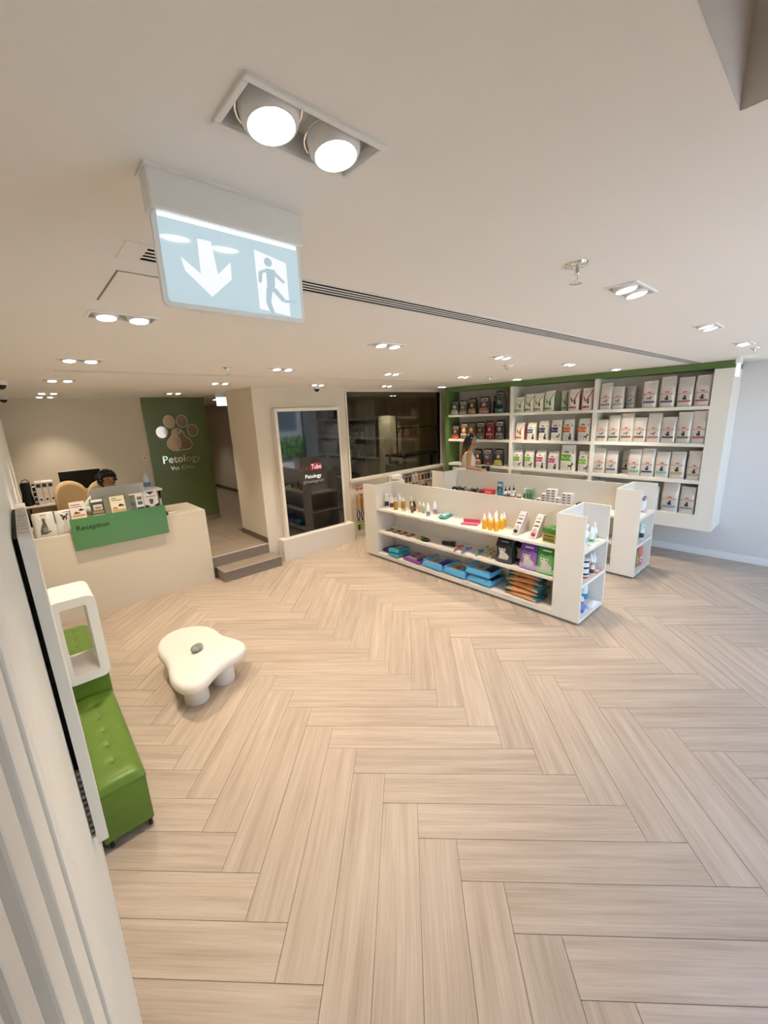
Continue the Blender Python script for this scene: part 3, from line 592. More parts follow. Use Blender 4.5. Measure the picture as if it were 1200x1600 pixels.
make_ottoman('green tufted ottoman farther off, seen through the white loop', 3.62)
t = thing('loop_table', 'white rounded loop-shaped side unit on a green plinth between the ottomans', 'side table', (.085, 3.40, 0))
P = [(x, .818+z) for x, z in rounded(.258, .606, .05, 6)]; Q = [(x, .818+z) for x, z in rounded(.146, .486, .014, 6)]
mb = MB(); n = len(P)
vs = [(x,-.18,z) for x, z in P]+[(x,-.18,z) for x, z in Q]+[(x,.18,z) for x, z in P]+[(x,.18,z) for x, z in Q]
fs = []
for i in range(n):
    j = (i+1)%n
    fs += [(i,j,n+j,n+i), (2*n+j,2*n+i,3*n+i,3*n+j), (j,i,2*n+i,2*n+j), (n+i,n+j,3*n+j,3*n+i)]
mb.add(vs, fs); obj('loop_frame', mb, C('efeae2', .4), t, smooth=40)
obj('plinth', MB().box(-.12,-.145,0.0,.115,.175,.5145), GL, t, bev=.006)
# cloud-shaped stool
out = [(.608,3.838),(.68,3.978),(.833,4.037),(.999,3.967),(1.094,3.836),(1.108,3.70),(1.112,3.58),(1.17,3.454),(1.205,3.33),(1.18,3.225),(1.063,3.165),(.924,3.133),(.839,3.073),(.776,3.018),(.681,2.984),(.598,3.031),(.559,3.144),(.558,3.26),(.594,3.429),(.601,3.555),(.587,3.711)]
def smooth_closed(P, it=2):
    for _ in range(it):
        Q = []
        for i in range(len(P)):
            a, b = P[i], P[(i+1)%len(P)]; Q += [(a[0]*.75+b[0]*.25, a[1]*.75+b[1]*.25), (a[0]*.25+b[0]*.75, a[1]*.25+b[1]*.75)]
        P = Q
    return P
SP = [(x-.84, y-3.45) for x, y in smooth_closed(out, 2)]
t = thing('cloud_stool', 'low cream cloud-shaped pet stool on round legs in the open floor', 'stool', (.84, 3.45, 0))
STONE = mat('cream_resin', '#ece2d8', .6, noise=.02, nscale=60, bump=.06)
n = len(SP)
nrm = []
for i in range(n):
    a, b = Vector(SP[i-1]), Vector(SP[(i+1)%n]); d = (b-a).normalized(); nrm.append(Vector((d.y, -d.x)))
area = sum(SP[i][0]*SP[(i+1)%n][1]-SP[(i+1)%n][0]*SP[i][1] for i in range(n))
sg = 1 if area > 0 else -1
rings = []
for ins, z in ((.10,.19),(.03,.19),(.010,.20),(0,.222),(.0,.25),(.008,.272),(.025,.286),(.05,.291)):
    rings.append([(SP[i][0]-sg*nrm[i].x*ins, SP[i][1]-sg*nrm[i].y*ins, z) for i in range(n)])
mb = MB(); vs = [p for r in rings for p in r]; fs = []
for k in range(len(rings)-1):
    for i in range(n):
        q = (k*n+i, k*n+(i+1)%n, (k+1)*n+(i+1)%n, (k+1)*n+i); fs.append(q if sg > 0 else q[::-1])
fs.append(tuple(range(n-1,-1,-1)) if sg > 0 else tuple(range(n))); tp = tuple((len(rings)-1)*n+i for i in range(n)); fs.append(tp if sg > 0 else tp[::-1])
mb.add(vs, fs); obj('seat_slab', mb, STONE, t, smooth=50)
for x, y in ((-.112,-.222),(.145,-.125),(-.075,.36)):
    obj('leg', MB().lathe([(.0,0),(.09,0),(.094,.004),(.092,.12),(.092,.189)], 28, c=(x, y, 0)), STONE, t, smooth=50)
t = thing('pebble', 'smooth grey-green pebble lying on top of the cloud stool', 'pebble', (.845, 3.47, .2915), .6)
obj('stone', MB().grid(lambda u, v: ((.062+.006*math.sin(4*PI*u))*math.sin(PI*v)*math.cos(2*PI*u), .046*math.sin(PI*v)*math.sin(2*PI*u), .026-.026*math.cos(PI*v)*-1*1.0), 20, 12), mat('pebble_stone', '#8d9188', .5, noise=.25, nscale=25), t, smooth=80)
# wall display edge beside the viewer
t = thing('wall_display', 'white slim wall-mounted display seen edge-on along the fluted left wall', 'display', (-.05, 1.72, 1.43))
obj('casing', MB().slab([(.012, y, z) for y, z in rounded(.66, 1.03, .02, 4)], (.028,0,0)), C('eeeae4', .35), t, bev=0, smooth=30)
obj('back_plate', MB().box(.0015,-.28,-.50,.012,.28,.50), C('0a0a0a', .6), t)
for k in range(12): obj('vent_fin', MB().box(.0005,-.30,-.50+k*.022,.010,-.285,-.489+k*.022), C('e8e2da', .5), t)
for k in range(10): obj('vent_fin', MB().box(.014,-.3+k*.05,.514,.038,-.285+k*.05,.519), C('d8d0c4', .5), t)

# ================================================================== GONDOLAS
def gondola(x0, label):
    W, L_, HH = .63, 3.40, 1.165
    t = thing('display_unit', label, 'shelf unit', (x0, 1.52, 0), group='white island display units'); b = .02
    obj('plinth', MB().box(.03,.03,0,W-.03,L_-.03,.032), C('8d8a86', .5), t)
    obj('base_shelf', MB().box(0,.29,.032,W,3.11,.09), WHITE, t, bev=.002)
    obj('centre_panel', MB().box(.385,.29,.09,.405,3.11,HH), WHITE, t)
    for e0, e1, nm in ((0,.29,'end_box'), (3.11,3.40,'end_box')):
        front = e0 == 0
        mb = MB().box(0,e0,.032,.022,e1,HH).box(W-.022,e0,.032,W,e1,HH)
        if front: mb.box(.022,e1-.02,.032,W-.022,e1,HH)
        else: mb.box(.022,e0,.032,W-.022,e0+.02,HH)
        eb = obj(nm, mb, WHITE, t)
        for z in (.062,.448,.806): obj('end_shelf', MB().box(.0225,e0+(0 if front else .0205),z-.03,W-.0225,e1-(.0205 if front else 0),z), WHITE, eb)
        if x0 > 5 and front:
            for z in (.0,): 
                for k in range(3): obj('price_strip', MB().box(.06+k*.19,e0-.003,.036,.20+k*.19,e0-.0002,.056), C('c9c7c4', .4), eb)
    for z in (.445,.803):
        obj('shelf', MB().box(.012,.2905,z-.03,.3845,3.1095,z), WHITE, t, bev=.0015)
        obj('shelf', MB().box(.4055,.2905,z-.03,W-.012,3.1095,z), WHITE, t, bev=.0015)
    for z, ks in ((.803, (2.72, 2.45, 2.2, 1.95, 1.68, 1.38, 1.05, .72)), (.445, (2.6, 2.28, 2.0, 1.6, 1.3, .95, .6)), (.09, (1.35, .75, .5))):
        for y in ks: obj('price_strip', MB().box(.0085 if z > .1 else -.0035, y, z-.026, .0117 if z > .1 else -.0003, y+.13, z-.004), C('dcd9d4', .35), t)
    return t
gondola(3.95, 'front white island display unit with bottles, cat litter and blue packs on its shelves')
gondola(5.585, 'rear white island display unit between the front unit and the wall shelf')

# ================================================================== WALL SHELF
SX, SB = 6.64, 7.0
t = thing('wall_shelf', 'white built-in wall shelf with green fascia, full of food bags', 'wall shelf', (SX, .97, .5))
def sb(nm, x0, y0, z0, x1, y1, z1, m): return obj(nm, MB().box(x0-SX, y0-.97, z0-.5, x1-SX, y1-.97, z1-.5), m, t)
SW = C('e9e4db', .42)
sb('fascia', SX, .975, 2.585, XR-.002, 5.47, H-.001, GREEN)
sb('end_panel_right', SX-.001, .97, .5, XR-.002, 1.165, 2.58, SW)
sb('bottom_panel', SX, 1.1655, .5, XR-.002, 5.378, .70, SW)
sb('end_panel_green', SX, 5.385, .5, XR-.002, 5.47, 2.5845, GREEN)
sb('back_panel', SB, 1.1655, .7005, SB+.02, 5.3845, 2.5845, C('ded8cc', .5))
for y0, y1 in ((2.53, 2.585), (3.935, 3.995)): sb('post', SX, y0, .7005, SB-.0005, y1, 2.5845, SW)
for a, b in ((1.1655, 2.5295), (2.5855, 3.9345), (3.9955, 5.3845)):
    for z in (1.17, 1.66, 2.137): sb('shelf', SX+.001, a, z-.045, SB-.0005, b, z, SW)

# ------------------------------------------------------------------ food bags
def pouch_fn(w_, h_, d_):
    def prof(t):
        if t < .06: return .86+.14*(t/.06)
        if t < .62: return 1.0-.06*(t-.06)/.56
        if t < .93: return .94-.86*((t-.62)/.31)**1.15
        return .08
    def f(u, t, off=0):
        return Vector((u*w_/2*(1-.05*max(0, (t-.6)/.4)), -d_/2*prof(t)*(1-.16*abs(u)**4)-off, t*h_))
    def ring(a, t):
        p = prof(t); c, s_ = math.cos(a), math.sin(a); q = 4 if t < .9 else 3
        r = (abs(c)**q+abs(s_)**q)**(-1/q)
        return Vector((c*r*w_/2*(1-.05*max(0, (t-.6)/.4)), s_*r*d_/2*p, t*h_))
    return f, ring
LVL = [0, .03, .1, .25, .45, .62, .72, .82, .93, .965, 1]
DOG = [(.05,0),(.12,0),(.14,.28),(.3,.34),(.55,.32),(.6,0),(.68,0),(.72,.36),(.78,.58),(.95,.56),(.99,.66),(.86,.76),(.8,.86),(.7,.84),(.66,.66),(.5,.52),(.22,.52),(.08,.62),(.04,.6),(.12,.44)]
CAT2 = [(.2,0),(.75,0),(.8,.2),(.72,.42),(.64,.56),(.74,.66),(.72,.92),(.62,.82),(.46,.82),(.36,.94),(.33,.68),(.42,.56),(.3,.4),(.14,.5),(.02,.42),(.1,.36),(.2,.3)]
def decal(nm, parent, f, poly, c, off=.0016, rough=.4, m=None):
    """poly in u (-1..1), t (0..1); cut in strips so that it follows the curved face"""
    mb = MB()
    ts = [p[1] for p in poly]; lo, hi = min(ts), max(ts); cuts = [lo]+[x for x in (.06,.25,.45,.62,.70,.78,.86,.93) if lo+.004 < x < hi-.004]+[hi]
    us = (-1.01, -.6, 0, .6, 1.01)
    for a, b in zip(cuts, cuts[1:]):
        for ua, ub in zip(us, us[1:]):
            P = poly
            for nx, ny, d in ((0,-1,-a), (0,1,b), (-1,0,-ua), (1,0,ub)):
                P = clip_poly(P, nx, ny, d)
                if len(P) < 3: break
            if len(P) < 3: continue
            T = tessellate_polygon([[Vector((p[0], p[1], 0)) for p in P]])
            mb.add([f(p[0], p[1], off) for p in P], [tuple(q) for q in T])
    if not mb.f: return None
    return obj(nm, mb, m or C(c, rough), parent)
def U(poly, x, y, sx_, sy_): return [(x+u*sx_, y+v*sy_) for u, v in poly]
def BX(a, b, c, d): return [(a,b),(c,b),(c,d),(a,d)]
def make_bag(w_, h_, d_, base, side=None, rough=.35, metal=0):
    t = thing('food_bag', '', 'pet food bag')
    f, ring = pouch_fn(w_, h_, d_)
    N = 20; vs = []; fs = []
    for z in LVL:
        for i in range(N): vs.append(ring(2*PI*i/N+PI/N, z))
    for j in range(len(LVL)-1):
        for i in range(N): fs.append((j*N+i, j*N+(i+1)%N, (j+1)*N+(i+1)%N, (j+1)*N+i))
    fs += [tuple(range(N-1,-1,-1)), tuple((len(LVL)-1)*N+i for i in range(N))]
    fm = mat('film_%s_%d' % (base, metal*100), '#'+base, rough, metal, bump=.35, nscale=11)
    po_ = obj('pouch', MB().add(vs, fs), fm, t, smooth=50)
    obj('top_seal', MB().box(-w_/2*.955,-.0035-.04*d_*.5,h_*.955,w_/2*.955,.0035+.04*d_*.5,h_*1.004), fm, t, bev=.001)
    if side:
        mb = MB()
        for s_ in (-1, 1):
            a0 = 0 if s_ > 0 else PI
            A = [a0-.62, a0-.3, a0, a0+.3, a0+.62]; Z = [.03,.1,.25,.45,.62,.72,.82,.92]
            v2 = [ring(a, z)*1.0 for z in Z for a in A]; v2 = [Vector((p.x*1.012, p.y*1.01, p.z)) for p in v2]
            mb.add(v2, [(j*5+i, j*5+i+1, (j+1)*5+i+1, (j+1)*5+i) for j in range(len(Z)-1) for i in range(4)])
        obj('side_gusset', mb, C(side, .4), t)
    return t, f
TXT = {}
def bag_text(t, f, s, u0, v0, h, wmax, c, bold=True):
    vs, fs = text_geo(s, bold); k = h/.7; Wd = max(v[0] for v in vs)-min(v[0] for v in vs); kx = wmax/Wd
    mb = MB(); mb.add([f(u0+v[0]*kx, v0+v[1]*k, .0022) for v in vs], fs)
    return obj('lettering', mb, C(c, .45), t)
BAGS = {}
def foil(animal, band, tall):
    key = ('foil', animal, band, tall)
    if key in BAGS: return BAGS[key], False
    t, f = make_bag(.145, .40 if tall else .33, .085, 'cfcac3', None, .3, .25)
    k = .86 if tall else 1.0
    bag_text(t, f, 'ROYAL CANIN', 0, .49*k, .047*k, 1.6, 'c23a32')
    decal('crown_print', t, f, U([(-.14,0),(.14,0),(.17,.028),(.07,.014),(0,.036),(-.07,.014),(-.17,.028)], 0, .56*k, 1.7, 1.6), 'c23a32')
    decal('animal_print', t, f, U(CAT2 if animal == 'cat' else DOG, -.38, .275*k, .8, .20*k), '2b2a2c' if animal == 'cat' else '4a5150')
    decal('band_print', t, f, BX(-.76, .185*k, .78, .25*k), band)
    decal('text_strip_print', t, f, BX(-.72, .155*k, .3, .168*k), '9a958e')
    decal('edge_print', t, f, BX(-.95, .04, -.89, .2), '3a3a3c')
    BAGS[key] = t; return t, True
def clinic(kind, col, animal):
    key = (kind, col, animal)
    if key in BAGS: return BAGS[key], False
    if kind == 'slash':
        t, f = make_bag(.15, .33, .09, 'dedbd0', col, .4)
        decal('slash_print', t, f, [(-.12,.44),(.05,.40),(.88,.86),(.88,.93)], col); decal('leaf_print', t, f, [(-.62,.66),(-.45,.6),(-.1,.42),(-.3,.38),(-.55,.5)], col)
        decal('animal_print', t, f, U(CAT2, -.05, .30, .55, .24), '3d2f2a'); decal('mark_print', t, f, U(EL(0,0,.08,.02), -.2, .80, 1, 1), 'a83a52')
        decal('band_print', t, f, BX(-.78, .10, .45, .19), col); decal('text_strip_print', t, f, BX(-.7, .135, .3, .15), 'efece4')
    else:
        t, f = make_bag(.15, .33, .095, 'd9d6cf', None, .4)
        decal('logo_print', t, f, U([(-.3,0),(.3,0),(.36,.05),(.1,.055),(0,.085),(-.1,.055),(-.36,.05)], -.18, .70, 1, 1), '1c2846')
        bag_text(t, f, "Hill's", -.18, .712, .022, .5, 'e8e6e0')
        decal('block_print', t, f, BX(-.92, .40, .48, .645), col); decal('line_print', t, f, BX(-.8, .55, .1, .575), 'ece8e0'); decal('line_print', t, f, BX(-.8, .49, -.05, .51), 'ece8e0')
        decal('badge_print', t, f, EL(.42, .50, .17, .055), 'e4ddd2'); decal('seal_print', t, f, EL(.72, .72, .13, .05), 'd3a03c')
        decal('animal_print', t, f, U(CAT2 if animal == 'cat' else DOG, .05, .06, .85, .33), '4b382d'); decal('panel_print', t, f, BX(-.8, .1, -.05, .33), 'c9c6c0')
    BAGS[key] = t; return t, True
def dark(base, photo, food, band, n):
    t, f = make_bag(.16, .33, .10, base, None, .3)
    decal('header_print', t, f, BX(-.7, .72, .7, .9), 'c9c2b6' if n % 2 else '8a8378', rough=.3)
    decal('photo_print', t, f, U(EL(0,0,.55,.16,16), .05, .53, 1, 1), photo); decal('face_print', t, f, U(EL(0,0,.3,.1,14), .1, .56, 1, 1), food)
    decal('muzzle_print', t, f, U(EL(0,0,.14,.05,10), .02, .52, 1, 1), 'e6ddcf'); decal('eye_print', t, f, U(EL(0,0,.05,.015,8), .2, .6, 1, 1), '15110f')
    decal('food_print', t, f, [(-.8,.3),(-.4,.36),(0,.31),(.35,.37),(.8,.3),(.8,.22),(-.8,.22)], food); decal('band_print', t, f, BX(-.95, .03, .95, .2), band)
    decal('text_strip_print', t, f, BX(-.6, .1, .6, .13), 'e0d8cc'); decal('text_strip_print', t, f, BX(-.55, .76, .55, .83), '3a342e')
    return t
FACE = -PI/2
def put(t, new, x, yc, z, w_, h_, w0, h0, label, group, rz=0, dd=1):
    sc_ = (w_/w0, dd, h_/h0)
    if new: t.location = (x, yc, z); t.rotation_euler = (0,0,FACE+rz); t.scale = sc_; t['label'] = label; t['group'] = group
    else: dup(t, (x, yc, z), FACE+rz, label, sc_, group)
ORD = ['first', 'second', 'third', 'fourth', 'fifth', 'sixth', 'seventh', 'eighth']
ROWN = {2.137: 'top', 1.66: 'second', 1.17: 'third', .70: 'bottom'}
# right bay: foil bags (y centre, width, height, animal, band colour)
RB = {2.137: [(2.43,.155,.375,'dog','a8586a'), (2.265,.15,.315,'dog','7fa08c'), (1.86,.165,.36,'dog','4b5678'), (1.65,.165,.40,'cat','4a5088'), (1.45,.16,.375,'cat','9a5f52'), (1.265,.155,.385,'cat','a8427e')],
 1.66: [(2.45,.15,.325,'dog','4a3f40'), (2.285,.15,.385,'dog','4f4442'), (2.11,.16,.405,'dog','8c4a40'), (1.94,.155,.345,'dog','7c3d36'), (1.765,.16,.395,'dog','b05a76'), (1.59,.16,.345,'cat','3d3a45'), (1.415,.155,.405,'cat','6e5a48'), (1.25,.155,.415,'cat','b04a80')],
 1.17: [(2.45,.155,.385,'dog','8a7f78'), (2.275,.155,.35,'dog','55536c'), (1.965,.155,.385,'dog','5f9886'), (1.795,.155,.40,'cat','3b3a78'), (1.615,.155,.36,'cat','6fa898'), (1.435,.16,.37,'cat','b39a52'), (1.245,.15,.385,'cat','b8a058')],
 .70: [(1.69,.14,.345,'cat','7c98a8'), (1.475,.185,.415,'cat','6a92ac'), (1.275,.16,.37,'cat','6f8fa2'), (2.42,.155,.36,'dog','8fa2b0'), (2.2,.155,.35,'dog','a2a8b0'), (1.95,.155,.36,'cat','7c8ca8')]}
CN = {'a8586a':'rose','7fa08c':'sage','4b5678':'slate blue','4a5088':'indigo','9a5f52':'brick','a8427e':'magenta','4a3f40':'dark brown','4f4442':'umber','8c4a40':'red-brown','7c3d36':'maroon','b05a76':'pink','3d3a45':'charcoal','6e5a48':'tan-brown','b04a80':'magenta','8a7f78':'taupe','55536c':'grey-violet','5f9886':'green','3b3a78':'navy','6fa898':'teal','b39a52':'mustard','b8a058':'gold','7c98a8':'pale blue','6a92ac':'blue','6f8fa2':'steel blue','8fa2b0':'ice blue','a2a8b0':'grey','7c8ca8':'dusty blue'}
for z, L_ in RB.items():
    for k, (yc, w_, h_, an, band) in enumerate(L_):
        t, new = foil(an, band, h_ > .37)
        put(t, new, SX+.075, yc, z+.0005, w_*1.09, h_, .145, .40 if h_ > .37 else .33, 'foil food bag, %s print, %s band, %s from left, %s shelf, right bay' % (an, CN[band], ORD[k] if z > .8 else ['fourth','fifth','sixth','first','second','third'][k], ROWN[z]), 'foil food bags in the right bay', random.uniform(-.03,.03))
for yc, z, an, band, h_, lab in ((2.15, 2.137, 'dog', '7fa08c', .315, 'foil food bag half hidden behind the sage band bag, top shelf, right bay'), (2.12, 1.17, 'cat', '3d3a45', .345, 'shaded foil food bag with charcoal cat print set back on third right shelf')):
    t, new = foil(an, band, False); put(t, new, SX+.24, yc, z+.0005, .135, h_, .145, .33, lab, 'foil food bags in the right bay')
# middle bay
MBAY = {2.137: [('slash','7fae5a','cat',3.845,.155,.26,'pale green slash'), ('slash','4f9a45','cat',3.665,.155,.30,'green slash'), ('slash','86a03e','cat',3.49,.155,.305,'lime slash'), ('slash','3f9a4e','cat',3.305,.155,.325,'bright green slash'), ('slash','b03a48','dog',2.90,.15,.33,'red slash'), ('slash','b83c56','dog',2.70,.15,.33,'crimson slash')],
 1.66: [('slash','b5403c','cat',3.82,.16,.30,'red-banded'), ('block','3d5680','cat',3.60,.15,.295,'blue block'), ('block','1f2d4a','cat',3.385,.15,.325,'navy block'), ('block','22304f','dog',3.165,.15,.335,'dark navy block'), ('block','c8642a','cat',2.965,.155,.34,'orange block'), ('block','cf6d33','dog',2.72,.165,.35,'light orange block')],
 1.17: [('block','6f9a30','dog',3.845,.15,.305,'olive green block'), ('block','77a733','dog',3.63,.155,.315,'green block'), ('block','b03a78','cat',3.41,.16,.325,'pink block'), ('block','b8407f','cat',3.19,.16,.305,'magenta block'), ('block','5d9a2c','dog',2.945,.21,.42,'large green block'), ('block','83b53c','dog',2.685,.155,.325,'light green block')]}
for z, L_ in MBAY.items():
    for k, (kind, col, an, yc, w_, h_, nm) in enumerate(L_):
        t, new = clinic(kind, col, an)
        put(t, new, SX+.085, yc, z+.0005, w_*1.14, h_, .15, .33, 'white food bag with %s, %s from left, %s shelf, middle bay' % (nm, ORD[k], ROWN[z]), 'white food bags in the middle bay', random.uniform(-.06,.0))
for yc, z, col, h_, lab in ((3.13, 2.137, '3f9a4e', .315, 'green-sided food bag turned sideways on the top middle shelf'), (3.02, 2.137, '3f9a4e', .315, 'green-sided food bag set back next to the red slash bags'), (3.72, 1.66, 'b5403c', .30, 'red-sided food bag set back behind the red-banded one, middle bay')):
    t, new = clinic('slash', col, 'cat'); put(t, new, SX+.225, yc, z+.0005, .10, h_, .15, .33, lab, 'white food bags in the middle bay', .5, .8)
# left bay: dark picture bags
LB = {2.137: [('2c2f30','8b908c','c8ccc6','d6d4cc','grey and white picture'), ('3a4244','6d7f7c','8a6a4c','9aa396','teal-grey picture'), ('1f1a16','6b4a2c','b08a58','b98a63','brown and tan picture'), ('3a2f38','7a5a64','a87a46','a78c9a','mauve and brown picture'), ('3c4543','77807a','20262a','4f7f74','grey-green picture')],
 1.66: [('2a1f1c','5a4a40','8a5a44','cf4a24','black with orange base'), ('4a2f24','e0a074','e8c8a8','6b5a50','brown with pale orange header'), ('4a3c24','9a7a3a','d0a878','7a6a3c','olive-brown picture'), ('4a3030','6a5a52','a05a48','2f7f78','brown with teal base'), ('6e1a24','9a3a3a','c88a70','7a1f2a','crimson picture'), ('2c2729','6d6467','a09a98','6a6064','black and grey picture')],
 1.17: [('3a2420','7a4a38','e0d2c0','a8683a','brown with tan base'), ('4a4446','8a8488','6a3440','6f4450','grey and plum picture'), ('26282a','55604e','c0b46a','b5a44a','black with yellow base')]}
LY = {2.137: [5.265,5.06,4.845,4.57,4.235], 1.66: [5.25,5.03,4.855,4.65,4.44,4.23], 1.17: [4.70,4.48,4.24]}
LHh = {2.137: [.275,.265,.30,.315,.40], 1.66: [.27,.32,.33,.335,.345,.355], 1.17: [.30,.315,.32]}
for z, L_ in LB.items():
    for k, q in enumerate(L_):
        t = dark(*q[:4], k); put(t, True, SX+.085, LY[z][k], z+.0005, .192 if z != 2.137 or k != 3 else .225, LHh[z][k], .16, .33, '%s food bag, %s from left, %s shelf, left bay' % (q[4], ORD[k], ROWN[z]), 'dark picture bags in the left bay', random.uniform(-.12,.0))
t = dark('241c22', '3c3038', '5a4450', '4a3c44', 1); put(t, True, SX+.25, 4.405, 2.1375, .16, .31, .16, .33, 'black food bag set back behind the mauve one, top shelf, left bay', 'dark picture bags in the left bay')
# cans stacked near the woman
for k in range(4):
    t = thing('food_can', 'white food can, %s in the stack on the lower left bay shelf' % ['lowest','second from bottom','third from bottom','topmost'][k], 'can', (SX+.09, 4.86, 1.1705+k*.0545), group='white cans in a stack')
    obj('can_body', MB().lathe([(.036,0),(.04,.003),(.04,.05),(.036,.053),(0,.053)], 18), C('e9e7e2', .3), t, smooth=40); obj('label', MB().lathe([(.0405,.012),(.0405,.026)], 18), C('4a4644', .4), t, smooth=40)
t = thing('white_carton', 'white carton peeking over the rear unit on the lowest right bay shelf', 'box', (SX+.13, 2.36, 1.07-.0), FACE) if False else None

# ================================================================== BOTTLES AND PACKS
def bottle(x, y, z, hh, r, body, cap, style, label, lab=None, group=None, rough=.25, labz=(.12,.55)):
    t = thing('pump_bottle' if style == 'pump' else 'bottle', label, 'bottle', (x, y, z+.0006), random.uniform(0, 6), group)
    bh = {'pump': .70, 'nozzle': .66, 'spray': .74, 'cap': .80, 'dropper': .6}[style]*hh
    obj('bottle_body', MB().lathe([(r*.92,0),(r,.004),(r,bh*.86),(r*.8,bh*.95),(r*.42,bh),(r*.42,bh+.006)], 16), C(body, rough), t, smooth=40)
    if lab: obj('label', MB().lathe([(r*1.015,bh*labz[0]),(r*1.015,bh*labz[1])], 16), C(lab, .45), t, smooth=40)
    cm = C(cap, .35); k = hh-bh
    if style == 'pump':
        p = obj('pump', MB().lathe([(r*.62,bh+.001),(r*.62,bh+k*.35),(r*.2,bh+k*.42),(r*.2,bh+k*.75),(r*.45,bh+k*.78),(r*.45,hh),(0,hh)], 12), cm, t, smooth=40)
        obj('spout', MB().box(-.004,-r*1.1,hh-k*.18,.004,0,hh-k*.02), cm, p)
    elif style == 'nozzle': obj('nozzle', MB().lathe([(r*.8,bh-.004),(r*.75,bh+k*.15),(r*.5,bh+k*.35),(r*.15,hh-.004),(0,hh)], 12), cm, t, smooth=50)
    elif style == 'dropper': obj('dropper', MB().lathe([(r*.5,bh),(r*.5,bh+k*.35),(r*.22,bh+k*.45),(r*.16,hh-.003),(0,hh)], 12), cm, t, smooth=40)
    elif style == 'spray':
        p = obj('spray_head', MB().lathe([(r*.5,bh),(r*.5,bh+k*.4),(r*.3,bh+k*.5),(r*.3,hh-.004)], 12).box(-r*.3,-r*1.3,hh-k*.45,r*.3,r*.7,hh), cm, t, bev=0, smooth=40)
        obj('trigger', MB().box(-.003,-r*1.0,bh+k*.1,.003,-r*.75,hh-k*.44), cm, p)
    else: obj('cap', MB().lathe([(r*.75,bh+.001),(r*.75,hh-.002),(0,hh)], 14), cm, t, smooth=40)
    return t
S1 = .803
G1 = 'grooming bottles on the front unit top shelf'
for x, y, hh, r, body, cap, style, lab, lb in [
  (4.13,4.575,.215,.031,'e9e4e2','efece8','cap','2f2438','white and black bottle, first from left on the front unit top shelf'),
  (4.13,4.465,.215,.031,'ead9dc','f1eeea','pump','5d4048','rose-white pump bottle with plum label, second from left on the top shelf'),
  (4.09,4.335,.185,.031,'b0872c','f1eee6','pump','a8801e','amber pump bottle nearest the shelf edge, front unit top shelf'),
  (4.24,4.40,.20,.031,'e3ddcc','f3f0ea','pump',None,'cream pump bottle standing behind the amber ones'),
  (4.17,4.255,.185,.031,'b28a34','f1eee6','pump','a37d1c','middle amber pump bottle on the front unit top shelf'),
  (4.26,4.17,.185,.031,'a9842f','f1eee6','pump','b08c3a','amber pump bottle farthest back, right of the other two'),
  (4.20,4.06,.145,.026,'2e2224','3a2f2e','cap','5b3f40','short dark brown bottle beside the slim glass ones'),
  (4.10,4.0,.172,.021,'8a6a3c','e9e4dc','nozzle','6f5a3c','slim amber mist bottle at the shelf edge'),
  (4.20,3.945,.17,.023,'d9b9a4','efe6df','nozzle','cba58e','slim pinkish mist bottle between the amber and green ones'),
  (4.17,3.845,.172,.023,'a9c0a0','e6ece2','nozzle','8fae8a','slim pale green mist bottle'),
  (4.09,3.685,.195,.027,'f0efee','f3f2f0','nozzle','8f94a8','white nozzle bottle at the shelf edge left of the wipes'),
  (4.25,3.70,.19,.027,'efeef0','f3f2f0','nozzle','9a8fa0','white nozzle bottle set back left of the wipes pack')]:
    bottle(x, y, S1, hh, r, body, cap, style, lb, lab, G1)
t = thing('small_jar', 'small glass jar with grey lid among the amber bottles', 'jar', (4.09, 4.16, S1+.0006)); obj('jar_body', MB().lathe([(.026,0),(.028,.003),(.028,.02),(.025,.024)], 16), C('cfc7b4', .2), t, smooth=40); obj('lid', MB().lathe([(.029,.024),(.029,.033),(0,.034)], 16), C('a9a49a', .35), t, smooth=40)
def pillow_fn(w_, d_, h_, e=4):
    def top(u, v, off=0):
        U_, V_ = 2*u-1, 2*v-1; b = max(0, (1-abs(U_)**e)*(1-abs(V_)**e))**.5
        return Vector((U_*w_/2*(1-.02*(1-b)), V_*d_/2, h_*.3+h_*.7*b+off))
    def bot(u, v):
        p = top(u, v); return Vector((p.x, p.y, h_*.3*(1-(p.z-h_*.3)/(h_*.7))))
    return top, bot
def pack(name, label, cat, loc, rz, w_, d_, h_, base, prints, group=None, rough=.35, ends=None):
    t = thing(name, label, cat, loc, rz, group)
    top, bot = pillow_fn(w_, d_, h_, 9 if name == 'pad_pack' else 4)
    mb = MB(); mb.grid(top, 20, 20); mb.grid(lambda u, v: bot(1-u, v), 20, 20)
    obj('wrapper', mb, mat('wrap_%s' % base, '#'+base, rough, bump=.25, nscale=22), t, smooth=70)
    if ends:
        mb = MB()
        for s_ in (0, 1):
            mb.grid(lambda u, v: Vector((((-1 if s_ == 0 else 1)*(w_/2*.97+.022*u)), (2*v-1)*d_/2*.96, h_*.5+.006*math.sin(v*25)*u)), 2, 14)
        o = obj('end_seal', mb, C(ends, .4), t); m_ = o.modifiers.new('s', 'SOLIDIFY'); m_.thickness = .003
    for nm, (a, b, c, d), col in prints:
        mb = MB(); mb.grid(lambda u, v: top(a+(c-a)*u, b+(d-b)*v, .0018), 6, 6); obj(nm, mb, C(col, .4), t)
    return t
pack('wipes_pack', 'teal and white wipes pack lying on the front unit top shelf', 'wipes pack', (4.19, 3.46, S1+.0006), .2, .20, .12, .05, '3f9f92', [('front_print', (.12,.2,.8,.62), 'e8efeb'), ('title_print', (.4,.3,.7,.5), '2f7f78')], ends='6fb8ac')
t = thing('pink_tray', 'pink plastic tray left of the yellow bottles', 'tray', (4.13, 3.00, S1+.0006), .35)
